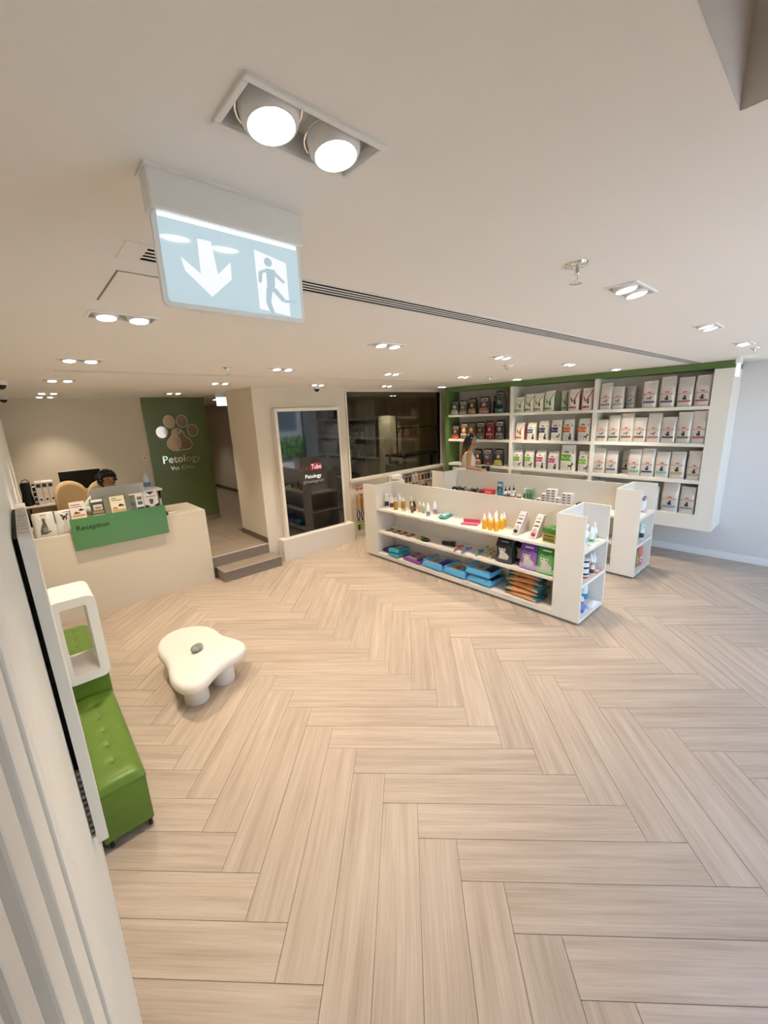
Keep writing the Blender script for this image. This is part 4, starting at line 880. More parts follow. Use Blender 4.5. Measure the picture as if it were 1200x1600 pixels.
obj('tray_base', MB().box(-.075,-.11,0,.075,.11,.012), C('d86a84', .4), t, bev=.004); obj('tray_back', MB().box(.055,-.11,.012,.075,.11,.05), C('cf5f7a', .4), t, bev=.003); obj('tray_front_lip', MB().box(-.075,-.11,.012,-.066,.11,.02), C('cf5f7a', .4), t, bev=.002)
YB_ = [(4.045,2.735,'front row, leftmost'),(4.05,2.655,'front row, second from left'),(4.055,2.575,'front row, third from left'),(4.16,2.575,'second row, rightmost'),(4.145,2.735,'second row, leftmost'),(4.155,2.655,'second row, middle'),(4.25,2.70,'back row, left'),(4.255,2.60,'back row, right')]
for x, y, nm in YB_:
    bottle(x, y, S1, .20, .0265, 'f0c65a', 'f3f1ea', 'nozzle', 'yellow white-capped bottle in the cluster, '+nm, 'e9ad2c', 'yellow bottles in a cluster', labz=(.1,.78))
def wedge(x, y, col, label):
    t = thing('wedge_stand', label, 'display stand', (x, y, S1+.0006), 0, 'leaning display cartons')
    side = [(-.125,0),(.02,0),(.10,.235),(.06,.235)]
    obj('carton', MB().slab([(p, -.04, q) for p, q in side], (0,.08,0)), C('cfc6c2', .5), t, bev=.002)
    d = Vector((.185,0,.235)); n_ = Vector((-.235,0,.185)).normalized()
    def pt(a, b, o=.0012): return Vector((-.125,0,0))+d*a+Vector((0,b,0))+n_*o
    def quad(nm, a0, a1, b0, b1, c): obj(nm, MB().slab([pt(a0,b0), pt(a0,b1), pt(a1,b1), pt(a1,b0)], n_*.002), C(c, .4), t)
    quad('front_print', .03, .96, -.036, .036, 'e7dedb'); 
    for a0, a1, c in ((.50,.56,'4a3f42'),(.68,.73,'55484a'),(.80,.9,'bfb2b0')): 
        mbq = MB().slab([pt(a0,-.03,.0035), pt(a0,.03,.0035), pt(a1,.022,.0035), pt(a1,-.022,.0035)], n_*.001); obj('print_mark', mbq, C(c, .4), t)
    obj('blister', MB().slab([pt(.28+.15*math.sin(a), .026*math.cos(a), .0035) for a in [2*PI*k/16 for k in range(16)]], n_*.008), C('b9b4b6', .2), t)
    obj('toy_disc', MB().slab([pt(.16+.06*math.sin(a), .024*math.cos(a), .004) for a in [2*PI*k/16 for k in range(16)]], n_*.014), C(col, .35), t)
wedge(4.17, 2.33, '2e2a2c', 'leaning grey carton with a black toy disc, right of yellow bottles'); wedge(4.165, 2.115, 'b5242c', 'leaning grey carton with a red toy disc, left of the green box')
t = thing('snack_box', 'kraft snack box with leafy green lid at the right end of the top shelf', 'box', (4.125, 1.915, S1+.0006), -.12)
obj('carton', MB().box(-.085,-.075,0,.085,.075,.115), C('b5964e', .55), t, bev=.002); obj('lid', MB().box(-.087,-.077,.095,.087,.077,.15), C('3f7a37', .5), t, bev=.002)
for k, (a, b) in enumerate(((-.05,-.03),(.02,.035),(.045,-.04),(-.03,.04))): obj('leaf_print', MB().slab([(a+.02*math.cos(q), b+.014*math.sin(q), .1503) for q in [2*PI*i/10 for i in range(10)]], (0,0,.0005)), C('8fb27a', .5), t)
obj('front_print', MB().box(-.0858,-.06,.012,-.0852,.06,.045), C('4f7a34', .5), t); obj('title_print', MB().box(-.0858,-.055,.058,-.0852,.055,.078), C('6b4a2a', .5), t)
# shelf 2
S2 = .445
for k, (y, c) in enumerate(((4.50,'7a6a54'),(4.35,'8a5a4c'),(4.21,'94604c'),(4.06,'8f5648'),(3.86,'b09a5c'))):
    t = thing('treat_sachet', 'flat treat sachet, %s from left on the front unit middle shelf' % ORD[k], 'sachet', (4.11, y, S2+.0006), random.uniform(-.3,.3), 'treat sachets laid in a row')
    top, bot = pillow_fn(.15, .10, .016, 4); mb = MB(); mb.grid(top, 8, 8); mb.grid(lambda u, v: bot(1-u, v), 8, 8); obj('pouch', mb, C(c, .35), t, smooth=60)
    for (a, b, c_, d), col in (((.15,.2,.5,.8),'d8cfc0'),((.55,.3,.85,.7),'3a2f2a')):
        mb = MB(); mb.grid(lambda u, v: top(a+(c_-a)*u, b+(d-b)*v, .0016), 3, 3); obj('print_patch', mb, C(col, .4), t)
t = thing('ring_toy', 'black and lime oval ring toy on the front unit middle shelf', 'toy', (4.07, 3.73, S2+.0006), 1.2)
obj('ring', MB().tube([(.085*math.cos(2*PI*k/24), .05*math.sin(2*PI*k/24), .011) for k in range(24)], .010, 8, closed=True), C('1a1c1a', .4), t, smooth=80); obj('lime_grip', MB().tube([(.075*math.cos(a), .043*math.sin(a), .024) for a in [-.6+.22*k for k in range(9)]], .009, 8), C('7cb83a', .4), t, smooth=80); obj('card', MB().box(-.05,-.03,.0,.05,.03,.003), C('3a3a34'), t)
for k in range(4):
    t = thing('grooming_comb', 'black grooming comb in the stack, %s' % ['lowest','second from bottom','third from bottom','topmost'][k], 'comb', (4.13, 3.34+.012*(k%2), S2+.0006+k*.0145), PI/2+.15+.12*k, 'black combs in a stack')
    mb = MB().box(-.09,.01,0,.09,.035,.013)
    for q in range(14): mb.box(-.088+q*.013,-.03,.003,-.083+q*.013,.0105,.009)
    obj('comb_body', mb, C('17191a', .4), t); obj('sticker', MB().box(-.03,.014,.0131,.03,.03,.0138), C('8fa8a0', .4), t)
def brush(x, y, col, col2, label, rz):
    t = thing('pet_brush', label, 'brush', (x, y, S2+.0006), rz, 'pet brushes on the middle shelf')
    obj('handle', MB().tube([(-.15,0,.012),(-.09,0,.016),(-.02,0,.014),(.02,0,.018)], [.008,.012,.009,.012], 10), C(col, .4), t, smooth=70)
    h_ = obj('head', MB().ball((.065,0,.021), (.058,.036,.012), 16, 8), C(col, .4), t, smooth=70)
    mb = MB()
    for a in range(7):
        for b in range(5): mb.lathe([(.0018,0),(.001,.016)], 5, c=(.035+a*.01, -.02+b*.01, .0315))
    q = obj('bristles', mb, C(col2, .4), h_); q['kind'] = 'stuff'
brush(4.09, 3.16, 'd0607a', 'f0d8dc', 'pink pet brush on the front unit middle shelf', .25); brush(4.09, 3.03, '5a7fb0', 'd8e2ee', 'blue pet brush right of the pink one', .2); brush(4.13, 2.86, '4fa0a8', 'd4ecec', 'teal pet brush left of the leafy plant', .3)
t = thing('leafy_toy', 'small leafy green catnip bundle beside the black litter bag', 'toy', (4.07, 2.66, S2+.0006))
obj('base', MB().lathe([(.02,0),(.026,.004),(.022,.03),(.012,.035)], 12), C('c9c0a0', .5), t, smooth=40)
for k in range(16):
    a = k*2.4; r0 = .012+.022*(k%4)/3; z0 = .04+.1*((k*7)%16)/16; c_, s_ = math.cos(a), math.sin(a)
    mb = MB(); P = [(0,0,0),(.016,.012,.01),(.04,0,.012),(.016,-.012,.01)]
    mb.slab([(r0*c_+p[0]*c_-p[1]*s_, r0*s_+p[0]*s_+p[1]*c_, z0+p[2]) for p in P], (0,0,.0015)); mb.tube([(0,0,.03),(r0*c_,r0*s_,z0)], .0014, 4)
    obj('leaf', mb, C('7d8a3a', .6), t)
KIT = [(-.5,-.45),(-.62,.1),(-.66,.62),(-.4,.38),(0,.46),(.4,.38),(.66,.62),(.62,.1),(.5,-.45),(0,-.75)]
def litter(x, y, hh, base, top_c, body_c, label, new=True, rz=0):
    t, f = make_bag(.215, hh, .13, base, None, .3); t['category'] = 'litter bag'; t['label'] = label; t['group'] = 'cat litter bags'; t.location = (x, y, S2+.0006); t.rotation_euler = (0,0,FACE+rz)
    decal('top_print', t, f, [(-.95,.62),(-.5,.7),(.0,.66),(.5,.72),(.95,.64),(.95,.92),(-.95,.92)], top_c); decal('lower_print', t, f, [(-.95,.05),(.95,.05),(.95,.22),(.4,.26),(-.3,.2),(-.95,.27)], body_c)
    decal('body_print', t, f, [(-.55,.16),(.5,.16),(.7,.3),(.3,.42),(-.4,.42)], 'cfc8c2', .0022)
    decal('kitten_print', t, f, U(KIT, -.15, .5, .62, .17), 'dcd5cd', .0028)
    for q in (-.36, .06): decal('eye_print', t, f, EL(q, .515, .075, .025), '26221f', .0034)
    decal('nose_print', t, f, [(-.2,.455),(-.1,.455),(-.15,.435)], '9a6a62', .0034); decal('ear_print', t, f, [(-.5,.575),(-.53,.61),(-.42,.58)], 'b98f86', .0034); decal('ear_print', t, f, [(.2,.575),(.23,.61),(.12,.58)], 'b98f86', .0034)
    decal('title_print', t, f, [(-.5,.79),(.5,.79),(.44,.83),(-.44,.83)], 'e9e4ea' if base != '2b2d30' else '8d9196', .0024)
litter(4.075, 2.45, .315, '2b2d30', '17181a', '4a4d50', 'black cat litter bag with grey kitten print on the middle shelf', rz=.05)
litter(4.21, 2.29, .305, '2a2a2e', '1d1d21', '3a3a40', 'second dark litter bag set back between black and purple ones', rz=-.1)
litter(4.07, 2.135, .315, '9a6fae', '6b3f96', 'c0a2ca', 'purple cat litter bag with kitten print on the middle shelf')
litter(4.06, 1.925, .325, '6db86a', '2f8a35', 'a6d3a0', 'green cat litter bag with kitten print at the middle shelf end')
# bottom shelf packs
S0 = .0906
PIC = 'd8c9b8'
pack('pad_pack', 'purple pet pad pack under the teal pair at left of the bottom shelf', 'pad pack', (4.165, 4.505, S0), 1.5, .22, .27, .055, '47346e', [('side_print', (.1,.1,.9,.5), '5a4488')])
pack('pad_pack', 'teal pet pad pack, lower one of the stacked pair', 'pad pack', (4.09, 4.29, S0), 1.5, .22, .28, .062, '3f93a4', [('side_print', (.1,.1,.5,.9), '4fa5b4')])
pack('pad_pack', 'teal pet pad pack, upper one of the stacked pair', 'pad pack', (4.10, 4.31, S0+.0625), 1.6, .22, .28, .062, '3e96a8', [('picture_print', (.25,.3,.62,.75), PIC), ('photo_print', (.4,.45,.6,.65), '7a5a44'), ('title_print', (.68,.25,.82,.75), '2f6f88')])
pack('pad_pack', 'violet and pink pet pad pack between teal and blue ones', 'pad pack', (4.12, 3.92, S0), 1.5, .36, .30, .06, '8a4a9a', [('picture_print', (.3,.35,.85,.9), 'b0a0a4'), ('photo_print', (.55,.5,.75,.8), '5f5456'), ('pink_print', (.1,.05,.6,.32), 'd8a0c0'), ('dark_print', (.06,.6,.25,.95), '3a3040')])
def bluepack(x, y, z, label, dark_c, rz=1.52, flap=True):
    t = pack('pad_pack', label, 'pad pack', (x, y, z), rz, .37, .32, .095, '5aa6d6', [('dark_print', (.04,.04,.30,.96), dark_c), ('picture_print', (.34,.35,.8,.9), 'a8a69a'), ('dog_print', (.42,.5,.6,.78), '8a5a3a'), ('badge_print', (.72,.15,.84,.38), 'e2c23a'), ('title_print', (.38,.14,.66,.28), 'e8f0f4')])
    if flap: obj('fold_flap', MB().tube([(.155,-.14,.09),(.155,0,.095),(.155,.14,.09)], .022, 10), mat('wrap_5aa6d6'), t, smooth=70)
bluepack(4.12, 3.525, S0, 'light blue pet pad pack with purple end, middle of bottom shelf', '3a2f8a')
bluepack(4.12, 3.14, S0, 'light blue pet pad pack squeezed between its two neighbours on the bottom shelf', '5aa0d0')
bluepack(4.125, 2.755, S0, 'light blue and black pet pad pack, lower of the stacked two', '101018', flap=False)
bluepack(4.13, 2.785, S0+.098, 'light blue and black pet pad pack, upper of the stacked two', '0d0d14', 1.58)
for k in range(5):
    z = S0+.053*k; y = 2.19+(.0,.015,-.01,.03,.02)[k]; x = 4.10+(0,.01,.03,.06,.10)[k]
    pack('litter_sack', 'orange and teal flat sack, %s of the stack of five' % ['lowest','second from bottom','third from bottom','fourth from bottom','topmost'][k], 'sack', (x, y, z), PI/2+(-.05,.08,-.1,.12,.0)[k], .40, .24, .052, 'cf8f5a', [('teal_print', (.02,.05,.24,.95), '2f8f98'), ('teal_print', (.80,.05,.98,.95), '3a8a90'), ('dark_print', (.3,.05,.7,.3), '3f6a66'), ('photo_print', (.42,.45,.7,.85), '9a4a20'), ('white_print', (.08,.3,.18,.6), 'e6eeee')], 'orange sacks in a stack', ends='2f8590')
# end shelves of the front unit
GE = 'bottles on the end shelves'
bottle(4.15,1.60,.8066,.23,.026,'eceef2','f2f2f4','spray','tall white spray bottle at left on the front unit end top shelf','b9c6da',GE); bottle(4.23,1.62,.8066,.20,.028,'eef0f0','f0c8b0','spray','white spray bottle with peach head on the end top shelf','7fb49a',GE)
bottle(4.33,1.60,.8066,.17,.026,'f0f2f2','f3f3f3','nozzle','white nozzle bottle with green base label on the end top shelf','5fa86c',GE, labz=(.05,.3)); bottle(4.42,1.61,.8066,.185,.027,'eef0f2','f3f3f5','spray','white spray bottle at right of the end top shelf','a9c8b8',GE)
bottle(4.25,1.74,.8066,.27,.026,'e3b0c4','e8c4d2','cap','pink slim bottle at the back of the end top shelf',None,GE)
t = thing('brown_pouch', 'small brown and amber pouch leaning at right of the end top shelf', 'pouch', (4.485, 1.63, .8066), -.5); obj('pouch', MB().slab([(-.05,-.012,0),(.05,-.012,0),(.035,.02,.07),(-.03,.024,.085)], (0,.022,0)), C('7a5030', .4), t, bev=.004); obj('amber_print', MB().slab([(-.03,-.0128,.01),(.035,-.0128,.01),(.03,-.007,.03),(-.02,-.007,.03)], (0,-.001,0)), C('c98a3a', .4), t)
for k in range(6): 
    t = thing('flat_tin', 'small flat tin in the stack on the end middle shelf, %s' % ['lowest','second from bottom','third from bottom','fourth from bottom','fifth from bottom','topmost'][k], 'tin', (4.20, 1.60, .4486+k*.0345), 0, 'flat tins in a stack')
    obj('tin_body', MB().lathe([(.042,0),(.044,.003),(.044,.022)], 18), C(['c8504a','3a3840','efeff0','2c2b33','e9e9ee','2f2e36'][k], .35), t, smooth=40); obj('lid', MB().lathe([(.0445,.022),(.0445,.033),(0,.034)], 18), C('f0f0f2', .35), t, smooth=40)
for x, y, hh, c, nm in ((4.29,1.66,.215,'e3e6ee','leftmost'),(4.36,1.69,.225,'dfe3ea','second'),(4.42,1.62,.205,'e8eaec','third'),(4.52,1.63,.2,'e4ece8','rightmost')):
    bottle(x, y, .4486, hh, .027, c, 'f4f4f6', 'nozzle', 'white nozzle bottle, %s of four on the end middle shelf' % nm, '9fb8ae' if nm == 'rightmost' else 'b8b4ba', GE)
bottle(4.34,1.575,.4486,.13,.024,'e9dcd0','c9a48a','cap','small peach-capped bottle on the end middle shelf','5a4238',GE); t = thing('coral_card', 'flat coral carton on the end middle shelf edge', 'box', (4.45, 1.56, .4486)); obj('carton', MB().box(-.07,-.03,0,.07,.025,.012), C('e09080', .5), t, bev=.001); obj('print', MB().box(-.05,-.02,.012,.03,.015,.0125), C('f2d8d0'), t)
bottle(4.50,1.70,.0626,.225,.042,'eef1f4','f4f5f7','cap','large white bottle with blue-green label on the end bottom shelf','4f9ac0',GE, labz=(.05,.42)); bottle(4.35,1.66,.0626,.09,.026,'f0f0f2','f6f6f6','cap','short white bottle on the end bottom shelf','8f8f98',GE)
for k in range(3): t = thing('blue_packet', 'flat blue packet on the end bottom shelf, %s' % ['lowest','middle one','topmost'][k], 'packet', (4.21, 1.62, .0626+k*.0125), .1*k, 'flat blue packets'); obj('packet', MB().box(-.075,-.06,0,.075,.06,.012), C(['8fa6dc','5f7fcf','7f98dc'][k], .4), t, bev=.003); obj('print', MB().box(-.05,-.0605,.003,.04,-.0602,.009), C('e6ecf8'), t)
t = thing('white_wrap', 'crumpled white wrapped pad lying at the end bottom shelf', 'pad', (4.43, 1.572, .0626)); obj('pad', MB().grid(lambda u, v: Vector(((u-.5)*.22, (v-.5)*.09, .004+.03*math.sin(PI*u)*math.sin(PI*v)+.004*math.sin(9*u)*math.sin(11*v))), 14, 8).box(-.11,-.045,0,.11,.045,.004), C('eef0f2', .5), t, smooth=70); obj('seam', MB().box(-.1,-.046,.004,.1,-.044,.007), C('cfd4da'), t)
# rear unit: top shelf goods
X2 = 5.585
for k in range(5):
    y = 4.50-.125*k; t = thing('collar_pack', 'dark collar or comb on card, %s from left on the rear unit shelf' % ORD[k], 'collar', (X2+.17+.012*k, y, S1+.0006), .1+.06*k, 'dark collars on the rear unit')
    obj('card', MB().box(-.09,-.03,0,.09,.03,.006), C(['22262a','3a3a3c','6a5a50','2f3a34','3c3030'][k], .5), t); obj('band', MB().tube([(-.08+.16*q/10, .018*math.sin(q*1.1), .032+.012*math.sin(q*.7)) for q in range(11)], .014, 8), C(['15181a','2a2e2c','8a8078','1c211f','7a3a36'][k], .5), t, smooth=70); obj('buckle', MB().box(.05,-.016,.012,.075,.016,.042), C('9a9a98', .3), t, bev=.003); t.scale = (1.25, 1.25, 1.7)
t = thing('red_box', 'small red box on the rear unit shelf', 'box', (X2+.28, 3.88, S1+.0006), .1); obj('carton', MB().box(-.05,-.09,0,.05,.09,.085), C('c23338', .45), t, bev=.002); obj('print', MB().box(-.0506,-.06,.03,-.0502,.05,.06), C('e88a84'), t)
t = thing('hang_pouch', 'tall blue pouch with dark print on the rear unit shelf', 'pouch', (X2+.27, 3.66, S1+.0006), FACE); f, ring = pouch_fn(.11, .24, .04)
obj('pouch', MB().grid(lambda u, v: ring(2*PI*u, v), 18, 10), C('4f8fa6', .35), t, smooth=60); decal('dark_print', t, f, BX(-.8,.28,.8,.62), '1f3a4a'); decal('disc_print', t, f, EL(.1,.42,.35,.12), '6fa8b8', .003); decal('title_print', t, f, BX(-.6,.7,.6,.82), 'cfe0e6')
for x, y, nm in ((X2+.17,3.50,'left'),(X2+.24,3.47,'middle'),(X2+.30,3.43,'right')): bottle(x, y, S1, .195, .03, 'e9e4e0', '1a1a1c', 'dropper', 'white bottle with black dropper, %s of three on the rear unit' % nm, '7a6a68', 'dropper bottles')
for x, y, nm in ((X2+.15,3.36,'left'),(X2+.18,3.27,'right')):
    t = thing('small_jar', 'small amber jar, %s one of the pair on the rear unit' % nm, 'jar', (x, y, S1+.0006), 0, 'amber jars on the rear unit'); obj('jar_body', MB().lathe([(.034,0),(.036,.003),(.036,.055),(.03,.062)], 16), C('a89a80', .3), t, smooth=40); obj('lid', MB().lathe([(.034,.062),(.034,.08),(0,.081)], 16), C('e6e2da', .4), t, smooth=40); obj('label', MB().lathe([(.0366,.012),(.0366,.045)], 16), C('5a4a3c'), t, smooth=40)
for k in range(3): t = thing('green_carton', 'slim green and white carton, %s of the leaning three on the rear unit' % ['first','second','third'][k], 'box', (X2+.21+.02*k, 3.17-.045*k, S1+.0006), .2, 'slim green cartons'); obj('carton', MB().box(-.06,-.02,0,.06,.02,.185, Matrix.Rotation(.0,4,'X')), C(['c9d3c8','8fae98','7fa08a'][k], .4), t, bev=.002); obj('front_print', MB().box(-.0606,-.016,.04,-.0602,.016,.12), C('4a6a58'), t)
n = 0
for (y, x, cnt) in ((2.90,X2+.14,2),(2.83,X2+.15,4),(2.76,X2+.155,6),(2.69,X2+.165,6),(2.62,X2+.16,3),(2.53,X2+.17,5),(2.46,X2+.18,5)):
    for k in range(cnt):
        t = thing('medicine_carton', 'small white printed carton, %s in stack %s of the rear unit carton pile' % (['lowest','second','third','fourth','fifth','sixth'][k], ['one','two','three','four','five','six','seven'][n]), 'box', (x, y, S1+.0006+k*.0385), random.uniform(-.06,.06), 'white cartons piled on the rear unit')
        obj('carton', MB().box(-.05,-.032,0,.05,.032,.038), C('e4dfdb', .45), t, bev=.001); obj('print', MB().box(-.0506,-.024,.010,-.0501,.02,.026), C('6a5a60'), t)
    n += 1
for a in range(2):
    for b in range(3):
        t = thing('black_tin', 'black-lidded tin in the tray of six, %s row, %s' % (['front','rear'][a], ['left','middle','right'][b]), 'tin', (X2+.15+a*.075, 2.33-b*.072, S1+.0006), 0, 'black-lidded tins'); obj('tin_body', MB().lathe([(.033,0),(.034,.002),(.034,.05)], 16), C('b8a89c', .4), t, smooth=40); obj('lid', MB().lathe([(.035,.05),(.035,.068),(0,.069)], 16), C('18181a', .35), t, smooth=40); obj('label', MB().lathe([(.0345,.012),(.0345,.04)], 16), C('3a3638'), t, smooth=40)
# rear unit end shelves
for k, (x, y) in enumerate(((5.97,1.60),(6.03,1.64),(6.09,1.62),(6.15,1.66))): bottle(x, y, .8066, .2, .026, 'ecebee', 'f0eef2' if k % 2 else '8a6a78', 'cap', 'white bottle with dark base, %s on the rear unit end top shelf' % ORD[k], '4a4250' if k % 2 else 'a89aa8', 'bottles on the rear end top shelf', labz=(.02,.2))
for k, (x, y) in enumerate(((5.97,1.58),(6.01,1.65),(6.07,1.60),(6.12,1.66))): bottle(x, y, .4486, .2 if k != 2 else .17, .026, 'e4ecea', ['f0f4f4','7fc8bc','58b0a8','a9dcd2'][k], 'spray', 'spray bottle with %s head on the rear unit end middle shelf' % ['white','aqua','teal','pale mint'][k], ['3a3a40','a0d0c8','9ac8c0','c0e0da'][k], 'sprays on the rear end middle shelf')
for k, (x, y, c) in enumerate(((5.91,1.60,'8a8a4a'),(6.01,1.59,'c8705a'),(6.11,1.61,'d8806a'),(6.06,1.71,'d07864'))):
    t = thing('snack_pouch', '%s snack pouch on the rear unit end bottom shelf' % ['olive','coral front','salmon right-hand','terracotta rear'][k], 'pouch', (x, y, .0626), -.2*k, 'snack pouches on the end bottom shelf'); f, ring = pouch_fn(.085, .23, .05)
    obj('pouch', MB().grid(lambda u, v: ring(2*PI*u, v), 16, 10), C(c, .4), t, smooth=60); decal('print', t, f, BX(-.6,.25,.6,.55), 'f0d8cc'); decal('photo_print', t, f, EL(0,.38,.35,.08), '9a4a3a', .003)

# ================================================================== HANGING GOODS UNDER THE WINDOW
HK = C('202022', .4, metal=.6)
def hook(parent, ln=.12, z=0): obj('hook', MB().tube([(0,0,z),(0,-ln,z),(0,-ln-.012,z+.012)], .0035, 6), HK, parent)
cnt = 0
GH = 'pet goods hanging under the glass'
def hang(x, z, kind, c1, c2, label):
    t = thing('hanging_toy' if kind != 'card' else 'hanging_pack', label, 'pet toy' if kind != 'card' else 'packet', (x, YB-.0005, z), 0, GH)
    hook(t)
    if kind == 'rope':
        for q in (-.018, .0, .018): obj('rope_strand', MB().tube([(q*.3,-.08,.0),(q,-.085,-.1),(q*1.6,-.08+q,-.19),(q*.8,-.085,-.27)], [.012,.017,.014,.006], 8), C(c1 if q else c2, .8), t, smooth=70)
        obj('header', MB().box(-.03,-.083,-.02,.03,-.078,.012), C(c2), t)
    elif kind == 'ball':
        obj('ball', MB().ball((0,-.09,-.05), .038, 14, 10), C(c1, .5), t, smooth=70); obj('loop', MB().tube([(0,-.09,-.013),(0,-.088,.004)], .004, 6), C(c2), t)
    elif kind == 'leash':
        obj('strap', MB().tube([(.028*math.cos(2*PI*k/16), -.08, -.09+.085*math.sin(2*PI*k/16)) for k in range(16)], .009, 8, closed=True), C(c1, .6), t, smooth=70); obj('clip', MB().box(-.02,-.09,-.20,.02,-.07,-.165), C(c2, .4), t, bev=.003)
    else:
        obj('card', MB().box(-.034,-.083,-.155,.034,-.08,.012), C(c1, .4), t); obj('blister', MB().box(-.026,-.10,-.14,.026,-.083,-.04), C(c2, .35), t, bev=.006); obj('title_print', MB().box(-.026,-.0838,-.028,.026,-.083,-.012), C('e9e4dc'), t)
cl = ['nearest the screen', 'second from the screen', 'third from the screen']
for k, x in enumerate((4.45, 4.54, 4.63)):
    hang(x, .98, 'ball', ['b8685a','c87a6a','a85040'][k], '2a2024', 'round reddish toy on the top hook, %s' % cl[k])
    hang(x, .80, 'rope', ['b8804a','a8683a','c08a5a'][k], ['d8c8a8','8a4a30','c89a6a'][k], 'long orange-brown rope toy, %s' % cl[k])
    hang(x, .52, 'leash', ['20202a','2a2030','181a20'][k], '3a3a40', 'black leash on the third hook row, %s' % cl[k])
    hang(x, .29, 'card', ['8fa83a','7a9a34','5a7a3a'][k], ['2a2c28','a8c050','22301c'][k], 'green carded toy on the lowest hook row, %s' % cl[k])
import itertools
cc = ['1c1c20','8a3a34','c8c0b4','5a4a44','b83a3c','3a3a44','c0a08a','22262c','7a6a60','d8d0c8','40303a']
for r, z in enumerate((1.0, .80)):
    for k in range(9):
        x = 5.72+k*.095; c1 = cc[(k*3+r*5) % 11]; c2 = cc[(k*4+r*2+1) % 11]
        hang(x, z, 'card', c1, c2, 'carded pet accessory, %s from left, %s hook row under the glass' % ((ORD+['ninth'])[k], ['upper','lower'][r]))
t = thing('white_box', 'plain white box on the wall ledge under the window behind the front unit', 'box', (5.42, 5.73, .9)); obj('carton', MB().box(-.13,-.06,0,.13,.065,.14), C('f1eee8', .5), t, bev=.003); obj('bracket', MB().box(-.12,.0,-.03,.12,.066,-.0005), C('d8d4cc'), t)

# ================================================================== GROOMING ROOM
t = thing('grooming_table', 'black grooming table with an H-shaped arm frame behind the glass', 'table', (7.45, 7.0, RAISED))
obj('tabletop', MB().box(-.85,-.3,.90,.85,.3,.94), C('1e1e20', .6), t, bev=.004)
for a in (-.75, .75):
    for b in (-.24, .24): obj('leg', MB().box(a-.02,b-.02,0,a+.02,b+.02,.90), DARK, t)
for a in (-.72, .72): obj('upright', MB().tube([(a,.0,.941),(a,.0,1.83)], .017, 8), DARK, t, smooth=60)
obj('crossbar', MB().tube([(-.72,0,1.55),(.72,0,1.55)], .014, 8), DARK, t); obj('brace', MB().tube([(-.72,0,1.42),(-.6,0,1.55)], .011, 6).tube([(.72,0,1.42),(.6,0,1.55)], .011, 6), DARK, t)
obj('noose', MB().tube([(-.2,0,1.55),(-.2,0,1.05)], .004, 6).tube([(-.2+.03*math.sin(q), 0, 1.02+.035*math.cos(q)) for q in [2*PI*k/12 for k in range(12)]], .004, 6, closed=True), BLACK, t); obj('edge_trim', MB().box(-.3,-.303,.905,.2,-.3005,.93), STEEL, t)
t = thing('wash_cabinet', 'tall pale cabinet with double doors inside the grooming room', 'cabinet', (7.62, 8.45, RAISED)); CB = C('cfcbbd', .4)
obj('body', MB().box(-.42,-.25,0,.42,.3,1.85), CB, t)
for s_ in (-1, 1): d = obj('door', MB().box(-.415 if s_ < 0 else .003,-.272,.03,-.003 if s_ < 0 else .415,-.251,1.83), CB, t, bev=.003); obj('handle', MB().box(s_*.03-.006,-.29,.8,s_*.03+.006,-.273,1.0), STEEL, d)
t = thing('goods_rack', 'dark rack of grooming supplies at left behind the glass', 'rack', (6.45, 8.8, RAISED))
obj('frame', MB().box(-.62,-.2,0,-.59,.25,1.75).box(.59,-.2,0,.62,.25,1.75).box(-.59,.23,0,.59,.25,1.75), C('4a4338', .6), t)
for z in (.3, .75, 1.15, 1.55): obj('shelf', MB().box(-.589,-.2,z-.02,.589,.229,z), C('8a7f6a', .5), t)
obj('hood', MB().box(-.62,-.22,1.755,.62,.25,1.95), mat('brushed_brass_steel', (.66,.58,.42), .3, 1), t, bev=.004)
for r, z in enumerate((.75, 1.15)):
    for k in range(8): bottle(5.96+k*.14, 8.75, RAISED+z, .22+.03*((k+r)%3), .035, ['2a2624','c9c2b4','5a4634','8a8a84'][(k+r)%4], ['1a1a1a','e8e4dc'][k%2], 'pump', 'grooming bottle, %s from left on the %s rack shelf behind glass' % (ORD[k], ['lower','upper'][r]), None, 'bottles on the grooming rack')
t = thing('side_cart', 'small pale blue cart with a teal tub in the grooming room', 'cart', (6.22, 6.55, RAISED)); obj('body', MB().box(-.17,-.15,.06,.17,.15,.80), C('a9c0c4', .4), t, bev=.006); obj('tub', MB().lathe([(.07,.801),(.095,.87),(.09,.872),(.0,.815)], 20), C('3f9f98', .4), t, smooth=40)
for a in (-.13,.13):
    for b in (-.11,.11): obj('castor', MB().ball((a,b,.03), .03, 10, 8), BLACK, t, smooth=60)
t = thing('grooming_stool', 'pale stool with a slatted seat at lower left behind the glass', 'stool', (5.55, 6.9, RAISED))
for k in range(4): obj('seat_slat', MB().box(-.2,-.15+k*.078,.60,.2,-.085+k*.078,.625), C('b8b4a8', .5), t, bev=.003)
for a in (-.18,.18):
    for b in (-.13,.12): obj('leg', MB().box(a-.015,b-.015,0,a+.015,b+.015,.60), C('a8a498', .5), t)

